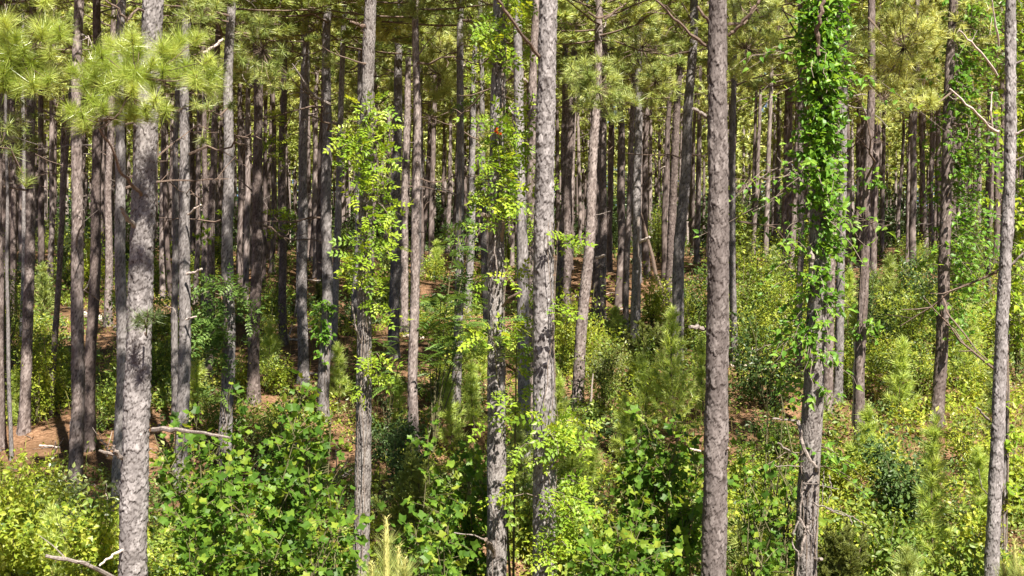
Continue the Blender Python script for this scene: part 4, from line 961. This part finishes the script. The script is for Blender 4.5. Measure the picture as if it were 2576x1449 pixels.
creeper('Zx', [(400, 560, 40, .6, -.1), (600, 760, 36, .6, -.2), (560, 600, 10, .5, .8)], 'trumpet vine on the sunlit pine hidden left of the scaly centre trunk')
creeper('AA', [(1020, 1120, 60, .65, .35), (1110, 1170, 16, .35, 0), (1200, 1300, 60, .7, .7), (1300, 1390, 46, .65, .8), (690, 780, 8, .3, 1.2), (560, 620, 8, .3, 1.3)], 'bright trumpet vine clumps on the lower scaly centre trunk')
creeper('Yx', [(820, 960, 30, .5, 0), (960, 1120, 30, .5, .2), (1120, 1250, 16, .4, 0)], 'creeper on the shaggy pine between the large centre trunks')
creeper('NN', [(-20, 120, 230, .40, .1), (120, 260, 250, .40, .1), (260, 400, 240, .36, .05), (400, 520, 150, .34, .15), (520, 640, 60, .36, .3), (640, 760, 50, .5, .3), (760, 900, 66, .7, -.5), (940, 1010, 20, .4, -.2)],
        'thick curtain of oval green leaves draping the upper trunk, right side', 'ovate', 'ovate', .10, stem_span=(-20, 1450), mult=3.6)
creeper('NN', [(150, 240, 60, 2.1, 1.5), (100, 220, 40, 1.5, -1.5), (380, 470, 50, 1.8, -1.5), (540, 640, 70, 1.2, 1.4), (440, 560, 50, 1.3, 1.3), (600, 700, 40, 1.0, -1.4), (800, 880, 50, 1.1, -1.3), (1120, 1180, 44, 1.0, 1.5)],
        'loose arching leafy shoots reaching out from the draped trunk', 'ovate', 'ovate', .105, stem_span=(700, 1400), mult=1.9)
creeper('QQ', [(420, 480, 40, .5, .3), (790, 880, 40, .55, .2)], 'two leafy vine tufts on the lone slim sunlit pine', 'ovate', 'ovate', .13, stem_span=(420, 1100))
creeper('SS', [(-20, 160, 260, 1.8, 1.75), (160, 330, 260, 1.8, 1.75), (330, 480, 220, 1.8, 1.75), (480, 660, 200, 1.8, 1.75), (640, 860, 130, 1.3, 1.7)], 'dark leafy creeper hanging right of the lichen-pale pine', 'ovate', 'ovate', .14, stem_span=(-20, 900), mult=3.2)
creeper('UU', [(-20, 200, 150, 1.1, .7), (200, 420, 150, 1.0, .8), (440, 620, 110, .9, .7), (620, 900, 120, .8, .5), (1000, 1250, 40, .5, .5)], 'creeper with small bright leaves along the right edge pine', 'ovate', 'trumpet', .12, stem_span=(-20, 1380), mult=2.6, vr=.014)
creeper('K', [(700, 760, 60, .7, .4), (740, 850, 150, .8, -.4), (830, 890, 70, .7, -.7), (900, 1000, 30, .35, 0)], 'dark hanging creeper clump on the dark grey pine', 'pinnate', 'heaven', .3, stem_span=(690, 1150), mult=.9)
creeper('P', [(760, 870, 150, .22, 0), (880, 930, 16, .3, .4)], 'small dark ivy sleeve round the pine by the straw clearing', 'ovate', 'ovate', .11, stem_span=(755, 1040))
creeper('V', [(240, 290, 8, .4, -.5), (540, 640, 30, .6, .3), (660, 720, 20, .6, .4)], 'sparse vine leaves on the dark pine behind the pinnate sapling', 'pinnate', 'heaven', .3)
creeper('Wx', [(60, 260, 50, .5, 0), (420, 520, 40, .6, -.3)], 'thin trumpet vine on the slim pine left of the ridged trunk', 'pinnate', 'trumpet', .3)
creeper('O', [(340, 420, 30, .7, 0), (280, 310, 10, .5, .2), (520, 600, 30, .7, -.2)], 'small leafy tufts on the slim reddish pine', 'pinnate', 'trumpet', .34)
creeper('K2', [(520, 620, 30, .7, -.3)], 'faint leafy tuft on the pine left of the creeper clump', 'ovate', 'trumpet', .16)

# twisted dead vines on the draped trunk
rt = thing('dead_vine', 'twisted grey dead vines winding round the foot of the draped trunk', 'vine', TREES['NN'][2], 'creepers on the trunks'); o = np.array(TREES['NN'][2])
def vine_line(pts, r0, r1=None):
    P = np.array([tuple(at(*p)) for p in pts]); n = len(P) * 4; s_ = np.linspace(0, len(P) - 1, n); Q = np.stack([np.interp(s_, range(len(P)), P[:, k]) for k in range(3)], -1); Q[1:-1] += rng.normal(size=(n - 2, 3)) * .008
    mb = MB(); mb.tube(Q - o, np.linspace(r0, r1 or r0 * .7, n), 6); part('vine_stem', mb.build('vine_stem', ['dead']), rt)
D0 = 16.72
vine_line([(2009, 1060, D0 + .12), (2014, 1085, D0), (2018, 1120, D0), (2035, 1155, D0), (2052, 1172, D0), (2055, 1185, D0 + .1)], .028, .02)
vine_line([(2050, 1195, D0), (2030, 1215, D0), (2016, 1250, D0), (2012, 1300, D0), (1998, 1340, D0), (1993, 1370, D0 + .1), (2010, 1400, D0), (2004, 1470, D0)], .014)
vine_line([(2045, 1300, D0), (2030, 1330, D0), (2018, 1370, D0), (2012, 1400, D0)], .026, .018)
vine_line([(2010, 1300, D0), (2025, 1330, D0), (2040, 1345, D0)], .02, .012)
vine_line([(2046, 1265, D0), (2080, 1280, D0 - .2), (2105, 1290, D0 - .3), (2138, 1300, D0 - .4), (2142, 1320, D0 - .4)], .012, .007)
vine_line([(2080, 1278, D0 - .2), (2120, 1290, D0 - .3), (2160, 1310, D0 - .4), (2180, 1320, D0 - .4)], .009, .005)
vine_line([(2020, 1215, D0), (2060, 1220, D0 - .1), (2110, 1230, D0 - .3)], .008, .005)
vine_line([(2073, 1185, D0 - .2), (2070, 1220, D0 - .2), (2069, 1267, D0 - .2)], .007, .005)
vine_line([(2085, 1195, D0 - .2), (2092, 1220, D0 - .2), (2090, 1245, D0 - .2), (2080, 1265, D0 - .2)], .008, .005)
vine_line([(2035, 620, D0), (2044, 650, D0 - .05), (2038, 690, D0), (2048, 720, D0)], .03, .022)
# dead vine strands on the ridged trunk
rt = thing('dead_vine', 'fine pale vine strands running down the ridged trunk below its flower', 'vine', TREES['Xx'][2], 'creepers on the trunks'); o = np.array(TREES['Xx'][2])
vine_line([(1245, 560, 16.75), (1246, 620, 16.7), (1251, 680, 16.7), (1242, 740, 16.75)], .012)
vine_line([(1238, 1260, 16.75), (1242, 1300, 16.7), (1236, 1360, 16.7), (1240, 1460, 16.7)], .009)
vine_line([(1272, 1250, 16.75), (1262, 1290, 16.7), (1250, 1320, 16.7), (1246, 1380, 16.7)], .008)
vine_line([(1258, 290, 16.8), (1250, 340, 16.75), (1258, 420, 16.7)], .01)

# ------------------------------------------------------------------ fallen wood
def log(p0, p1, r0, label, mat='bleached', name='fallen_log', cat='log', forks=0):
    a, d0 = pixel_spot(*p0); b_, d1 = pixel_spot(*p1); a = np.array(a); b_ = np.array(b_); a[2] += r0 + (p0[2] if len(p0) > 3 else 0); b_[2] += r0 * .8
    s_ = np.linspace(0, 1, 9)[:, None]; P = a + s_ * (b_ - a); P[1:-1] += rng.normal(size=(7, 3)) * r0 * .35; P -= a
    mb = MB(); mb.tube(P, r0 * np.linspace(1, .75, 9) * (1 + .08 * rng.normal(size=9)), 10)
    for q in range(forks):
        c = P[2 + q % 6]; dv = unit(rng.normal(size=3) + [0, 0, .8]); mb.tube([c, c + dv * .3, c + dv * .7 + rng.normal(size=3) * .1], [.02, .014, .006], 4)
    o_ = solo(name, mb.build(name, [mat]), None, label, cat, 'fallen dead wood'); o_.location = a
log((205, 795), (262, 815), .11, 'pale short log lying behind the close pair of pines')
log((290, 830), (330, 838), .09, 'broken log end left of the thickest trunk')
log((1838, 938), (2000, 930), .07, 'long pale fallen log behind the leaf-draped trunk', forks=3)
log((1845, 925), (1960, 921), .05, 'thin fallen branch lying above the long pale log', forks=2)
log((1470, 850), (1565, 846), .07, 'fallen log on the straw before the scarred bright pine')
log((1490, 782), (1570, 778), .08, 'fallen log higher on the lit straw slope', 'dead')
log((1460, 812), (1530, 806), .05, 'thin dead branch on the straw slope', 'dead')
log((1430, 752), (1570, 740), .06, 'pale thin log across the straw slope')
log((230, 1083), (330, 1080), .05, 'long grey branch on the straw behind the close pair', 'dead')
log((400, 1082), (440, 1092), .05, 'grey branch on straw between the two sunlit left trunks', 'dead')
log((100, 1122), (150, 1130), .025, 'thin stick on the bare straw at left', 'bleached')
log((770, 830), (850, 824), .05, 'thin pale branch lying in the straw clearing')
log((735, 945), (800, 950), .05, 'grey stick at the foot of the dark bare pine', 'dead')
log((1500, 1000), (1560, 1092), .05, 'dark rotten log end below the olive bush', 'twig')
log((800, 1215), (870, 1195), .05, 'branch pile behind the poplar sapling', 'dead', forks=5)
log((700, 860), (760, 870), .035, 'short stick left of the dark bare pine', 'bleached', forks=3)
log((1015, 845), (1065, 850), .05, 'pale stick in the far sunny gap')
# standing dead stems
def snag(px, ty, by, r, label, d=None, lean=0, mat='bleached', forks=0):
    b_, d = pixel_spot(px, by, d); t = np.array(at(px + lean, ty, d)) - np.array(b_); s_ = np.linspace(0, 1, 8)[:, None]; P = s_ * t; P[1:-1] += rng.normal(size=(6, 3)) * .025
    mb = MB(); mb.tube(P, r * np.linspace(1, .45, 8), 7)
    for q in range(forks):
        c = P[3 + q % 4]; dv = unit(rng.normal(size=3) + [0, 0, .5]); mb.tube([c, c + dv * .2, c + dv * .45 + rng.normal(size=3) * .06], [r * .5, r * .35, r * .15], 4)
    o_ = solo('dead_snag', mb.build('dead_snag', [mat]), None, label, 'snag', 'standing dead stems'); o_.location = b_
snag(2150, 860, 1115, .075, 'bare pale dead stem left of the lone slim sunlit pine')
snag(1480, 940, 1075, .035, 'thin grey dead stem below the leaning shaded pine', lean=12)
snag(1566, 1060, 1180, .016, 'thin white bare stalk near the small young pine', lean=-6)
snag(1685, 520, 800, .1, 'dead trunk leaning left among pines behind the bright pair', lean=-78, mat='twig')
snag(135, 1110, 1160, .02, 'short crooked white stick standing on bare straw', forks=2, lean=4)
snag(175, 1060, 1120, .018, 'white stick standing left of the dark pair foot', lean=2)
snag(270, 1120, 1170, .02, 'spiky dead twigs left of the thickest trunk', forks=6)
snag(273, 1210, 1310, .012, 'pale grass-like stalk left of the slim brown pine', lean=-6)
snag(1975, 740, 830, .03, 'thin pale dead sapling left of the leaf-draped trunk', forks=4)
snag(760, 800, 860, .02, 'tangle of dead twigs in the straw clearing', forks=6)
snag(695, 1290, 1370, .015, 'thin stalk inside the poplar thicket', forks=2)
snag(745, 1080, 1150, .04, 'short rotten stub behind the poplar sapling', mat='dead')

# ------------------------------------------------------------------ undergrowth that nobody could count
STRAW = [(60, 1130, 4, 2.0), (150, 1112, 3, 1.8), (240, 1150, 2.2, 1.4), (230, 1240, 1.0, .8), (420, 1120, 2, 1.5), (420, 1200, 1.3, .8), (560, 1290, 1., .8), (760, 900, 2.8, 2.5), (730, 960, 2, 1.5), (830, 860, 3, 2), (880, 940, 2.4, 2), (690, 850, 2, 2),
         (1060, 900, 2.6, 2), (1250, 945, 1.6, 1.4), (1030, 985, 1.6, 1.2), (1530, 720, 4, 5), (1480, 780, 3, 3.5), (1560, 840, 3, 1.6), (1450, 700, 3, 5), (1600, 690, 2, 4), (1880, 945, 2.3, .9), (1870, 720, 2.5, 4), 
         (420, 800, 2, 2.5), (330, 800, 2, 2), (260, 790, 2.5, 2.5), (1090, 650, 3, 4), (1280, 740, 2, 3), (620, 730, 3, 4), (2110, 1000, 1., .8), (1490, 1180, .8, .8)]
STW = [((px - CX) / F * depth_of(py), depth_of(py), rx, ry) for px, py, rx, ry in STRAW]
def straw(x, y):
    s_ = np.zeros_like(x)
    for a, b_, rx, ry in STW: s_ = np.maximum(s_, np.clip(1.15 - ((x - a) / rx) ** 2 - ((y - b_) / ry) ** 2, 0, 1))
    return s_
def pn(x, y, f, s_=0): return np.sin(x * f + 1.7 * np.sin(y * f * .7 + s_) + s_) * np.sin(y * f * 1.1 + 1.3 * np.sin(x * f * .8 + 2 * s_))
def scatter(n, d0, d1, dens, wmax=.46):
    d = np.sqrt(rng.uniform(d0 ** 2, d1 ** 2, n)); x = rng.uniform(-wmax, wmax, n) * d
    k = rng.random(n) < dens(x, d); return x[k], d[k]
def cover(x, y):
    px = CX + x / y * F
    right = np.clip((px - 1830) / 60, 0, 1) * np.clip((46 - y) / 6, 0, 1)
    near = np.clip((25.5 - y) / 2.5, 0, 1)
    return np.clip(.62 + .5 * pn(x, y, .5) + .25 * pn(x, y, 1.3, 2) + .22 * right + .3 * near + .3 * np.clip((px - 1390) / 60, 0, 1) * np.clip((31 - y) / 4, 0, 1) - 1.1 * straw(x, y) - .25 * np.clip((y - 42) / 15, 0, 1), 0.015, 1)
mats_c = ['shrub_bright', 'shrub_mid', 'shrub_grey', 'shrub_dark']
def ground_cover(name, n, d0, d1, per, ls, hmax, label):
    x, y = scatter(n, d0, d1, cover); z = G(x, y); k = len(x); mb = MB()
    tone = -.55 * np.clip((y - 40) / 25, 0, 1) + pn(x, y, .8, 5) + .5 * pn(x, y, 2.1, 1) + .35 * rng.normal(size=k) + .3 * np.clip((x / y - .17) * 4, 0, 1) + .4 * (y < 25) * (x < -4)  # leaf mix turns darker farther back, standing in for canopy shade
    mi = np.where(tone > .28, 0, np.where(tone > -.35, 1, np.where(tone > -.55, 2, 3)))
    hh = hmax * (.25 + .75 * rng.random(k) ** 1.5) * (.6 + .5 * np.clip(cover(x, y), 0, 1)); rad = .16 + .26 * rng.random(k)
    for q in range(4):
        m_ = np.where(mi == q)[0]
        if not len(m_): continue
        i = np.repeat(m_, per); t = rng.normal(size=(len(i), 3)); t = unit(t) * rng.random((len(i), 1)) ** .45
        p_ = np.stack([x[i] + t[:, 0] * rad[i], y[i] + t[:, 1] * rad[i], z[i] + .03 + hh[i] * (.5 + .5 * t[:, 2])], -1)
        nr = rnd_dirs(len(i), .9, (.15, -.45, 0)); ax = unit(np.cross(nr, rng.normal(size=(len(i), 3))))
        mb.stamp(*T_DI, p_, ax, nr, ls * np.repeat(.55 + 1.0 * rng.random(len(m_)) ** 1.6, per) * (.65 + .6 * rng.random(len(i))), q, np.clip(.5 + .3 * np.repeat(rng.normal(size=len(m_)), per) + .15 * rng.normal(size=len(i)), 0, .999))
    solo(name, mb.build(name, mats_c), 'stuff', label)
ground_cover('ground_cover', 7500, 14, 27, 24, .075, .75, 'low bright leafy ground cover nearest the viewer')
ground_cover('ground_cover', 11000, 27, 50, 18, .11, .85, 'patchy leafy ground cover between the pines')
ground_cover('ground_cover', 7000, 50, 110, 14, .2, 1.0, 'leafy ground cover coloured dim for shade, deep in the stand')
# grass blades and needle litter
x, y = scatter(16000, 14, 40, lambda x, y: np.clip(.35 + .6 * pn(x, y, .7, 3), 0, 1) * np.clip(cover(x, y) + .15, 0, 1)); k = len(x); b0 = np.stack([x, y, G(x, y) - .02], -1)
hgt = .25 + .45 * rng.random(k); ln_ = rng.normal(size=(k, 2)) * .16; sdv = rng.normal(size=(k, 2)); sdv /= np.linalg.norm(sdv, axis=1)[:, None]; wv = np.concatenate([sdv * .008, np.zeros((k, 1))], 1)
md = b0 + np.stack([ln_[:, 0] * .4, ln_[:, 1] * .4, hgt * .6], -1); tp = b0 + np.stack([ln_[:, 0] * 1.2, ln_[:, 1] * 1.2, hgt], -1)
mb = MB(); V = np.stack([b0 - wv, b0 + wv, md + wv * .7, md - wv * .7, tp], 1); i = np.arange(k)[:, None] * 5
tt = np.repeat(rng.random(k), 5); n0 = V.reshape(-1, 3)
mb.add(n0, np.concatenate([i + np.array([[0, 1, 2]]), i + np.array([[0, 2, 3]]), i + np.array([[3, 2, 4]])]), 0, tt)
solo('grass', mb.build('grass', ['grass']), 'stuff', 'thin grass blades between the low plants')
x, y = scatter(26000, 18, 60, lambda x, y: .35 + .65 * straw(x, y)); k = len(x); c = np.stack([x, y, G(x, y) + .03 + .03 * rng.random(k)], -1)
mb = MB(); nr = rnd_dirs(k, 1.6); ax = unit(np.cross(nr, rng.normal(size=(k, 3)))); mb.stamp(*T_diamond(.07, .01), c, ax, nr, .18 + .3 * rng.random(k))
solo('needle_litter', mb.build('needle_litter', ['straw']), 'stuff', 'fallen orange needle litter on the bare ground')
x, y = scatter(420, 18, 60, lambda x, y: .3 + .7 * straw(x, y)); mb = MB()
for a, b_ in zip(x, y):
    an = random.random() * 6.28; l = random.uniform(.3, 1.1); c = np.array([a, b_, float(G(a, b_)) + .05]); dv = np.array([math.cos(an), math.sin(an), random.uniform(0, .3)])
    mb.tube([c, c + dv * l * .5 + rng.normal(size=3) * .04, c + dv * l], [.014, .011, .006], 4)
solo('fallen_twigs', mb.build('fallen_twigs', ['dead']), 'stuff', 'scattered dead twigs on the straw')

# shrubs of the deeper stand: a few kinds, copied
kinds = []
for q in range(7):
    h = [1.0, 1.4, 1.9, 2.4, 1.2, 3.2, 2.8][q]; wd_ = [1.2, 1.3, 1.5, 1.6, 1.8, 1.8, 2.2][q]; mt = ['shrub_mid', 'shrub_bright', 'shrub_mid', 'shrub_dark', 'shrub_bright', 'shrub_mid', 'shrub_bright'][q]
    kinds.append((mt, *shrub_meshes(h, wd_, mt, .13, 1., T_DI, q, 2600)))
adj = {'shrub_mid': 'green', 'shrub_bright': 'sunny yellow-green', 'shrub_dark': 'dark green'}
xs_, ys_ = scatter(420, 31, 80, lambda x, y: np.clip(cover(x, y) * .9, .05, .8))
for a, b_ in list(zip(xs_, ys_))[:190]:
    if any((a - u) ** 2 + (b_ - v) ** 2 < .5 for u, v in trees_xy): continue
    if a / b_ * F + CX < 340 and b_ < 36: continue
    if straw(np.array([a]), np.array([b_ + 1.5]))[0] > .05 or straw(np.array([a]), np.array([b_]))[0] > .05: continue
    mt, s_, f_ = random.choice([k_ for k_ in kinds if b_ < 44 or k_[0] != 'shrub_bright' or random.random() < .35]); px = CX + a / b_ * F; z = next((zz[2] for zz in zones if zz[0] <= px < zz[1]), 'at the picture edge')  # bright leaves mostly dropped in the deep stand to imitate canopy shade
    lab = '%s shrub %s, %s' % (adj[mt], 'among the nearer pines' if b_ < 38 else 'under the pines' if b_ < 58 else 'far under the pines', z)
    r = thing('leafy_shrub', lab, 'shrub', Vector((a, b_, float(G(a, b_)))), lab.replace('shrub', 'shrubs', 1)); r.rotation_euler.z = random.random() * 6.28; sc = random.uniform(.7, 1.15); r.scale = (sc, sc, sc * random.uniform(.8, 1.1))
    part('stem', s_, r); part('foliage', f_, r)

# ------------------------------------------------------------------ the wood beyond, one mass
def wood(name, n, d0, d1, label, lean=.44):
    mb = MB(); TPa = []; TAa = []
    d = np.sqrt(rng.uniform(d0 ** 2, d1 ** 2, n)); x = rng.uniform(-lean, lean, n) * d * 1.25; z = G(x, d)
    for a, b_, c in zip(x, d, z):
        H = random.uniform(17, 23); mb.tube([[a, b_, c - .3], [a + random.gauss(0, .15), b_, c + H * .5], [a + random.gauss(0, .3), b_, c + H * .95]], [random.uniform(.12, .18), .11, .03], 6, 1, random.random(), False)
        h0 = random.uniform(6.0, 9.5); m_ = 95; t = rng.random(m_); rr = 2.9 * (1 - .65 * t) * rng.random(m_) ** .5; an = rng.random(m_) * 6.28
        TPa.append(np.stack([a + rr * np.cos(an), b_ + rr * np.sin(an), c + h0 + (H - h0) * t], -1)); TAa.append(np.stack([np.cos(an), np.sin(an), np.full(m_, .7)], -1))
    mb.needles(np.concatenate(TPa), np.concatenate(TAa), 10, .5, .2, 0, (.1, 1.7))
    solo(name, mb.build(name, ['needle_far', 'bark_brown']), 'stuff', label)
wood('distant_wood', 520, 95, 150, 'far pine wood closing the view')
wood('distant_wood', 620, 150, 235, 'farthest pines on the flat rise')
def thicket(name, n, d0, d1, hmax, ls, label, mm=('shrub_dark', 'deep')):  # dark leaf colours stand in for the shade between far trunks
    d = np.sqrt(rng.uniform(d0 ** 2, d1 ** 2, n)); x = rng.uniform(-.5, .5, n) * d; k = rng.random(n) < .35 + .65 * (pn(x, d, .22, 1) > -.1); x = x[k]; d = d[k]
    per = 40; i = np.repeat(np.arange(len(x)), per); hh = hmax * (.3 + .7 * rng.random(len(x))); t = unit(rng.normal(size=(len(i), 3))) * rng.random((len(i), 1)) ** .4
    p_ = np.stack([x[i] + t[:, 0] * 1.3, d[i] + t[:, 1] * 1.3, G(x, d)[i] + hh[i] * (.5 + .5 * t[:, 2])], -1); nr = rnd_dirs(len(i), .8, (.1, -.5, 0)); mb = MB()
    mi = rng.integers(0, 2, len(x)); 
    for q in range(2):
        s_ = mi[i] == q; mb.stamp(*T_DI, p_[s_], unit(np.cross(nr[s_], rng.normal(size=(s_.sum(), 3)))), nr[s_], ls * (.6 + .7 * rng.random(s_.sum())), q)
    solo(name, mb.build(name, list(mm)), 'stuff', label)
thicket('distant_thicket', 1500, 84, 175, 5.0, .5, 'far shrubs and small trees coloured as shade under the pines')
thicket('distant_thicket', 2600, 165, 240, 13, .9, 'wall of small trees coloured as deep shade at the far end of the stand', ('deep', 'deep'))
thicket('distant_thicket', 900, 118, 165, 9, .6, 'small trees coloured dark for shade between the far pines', ('deep', 'shrub_dark'))
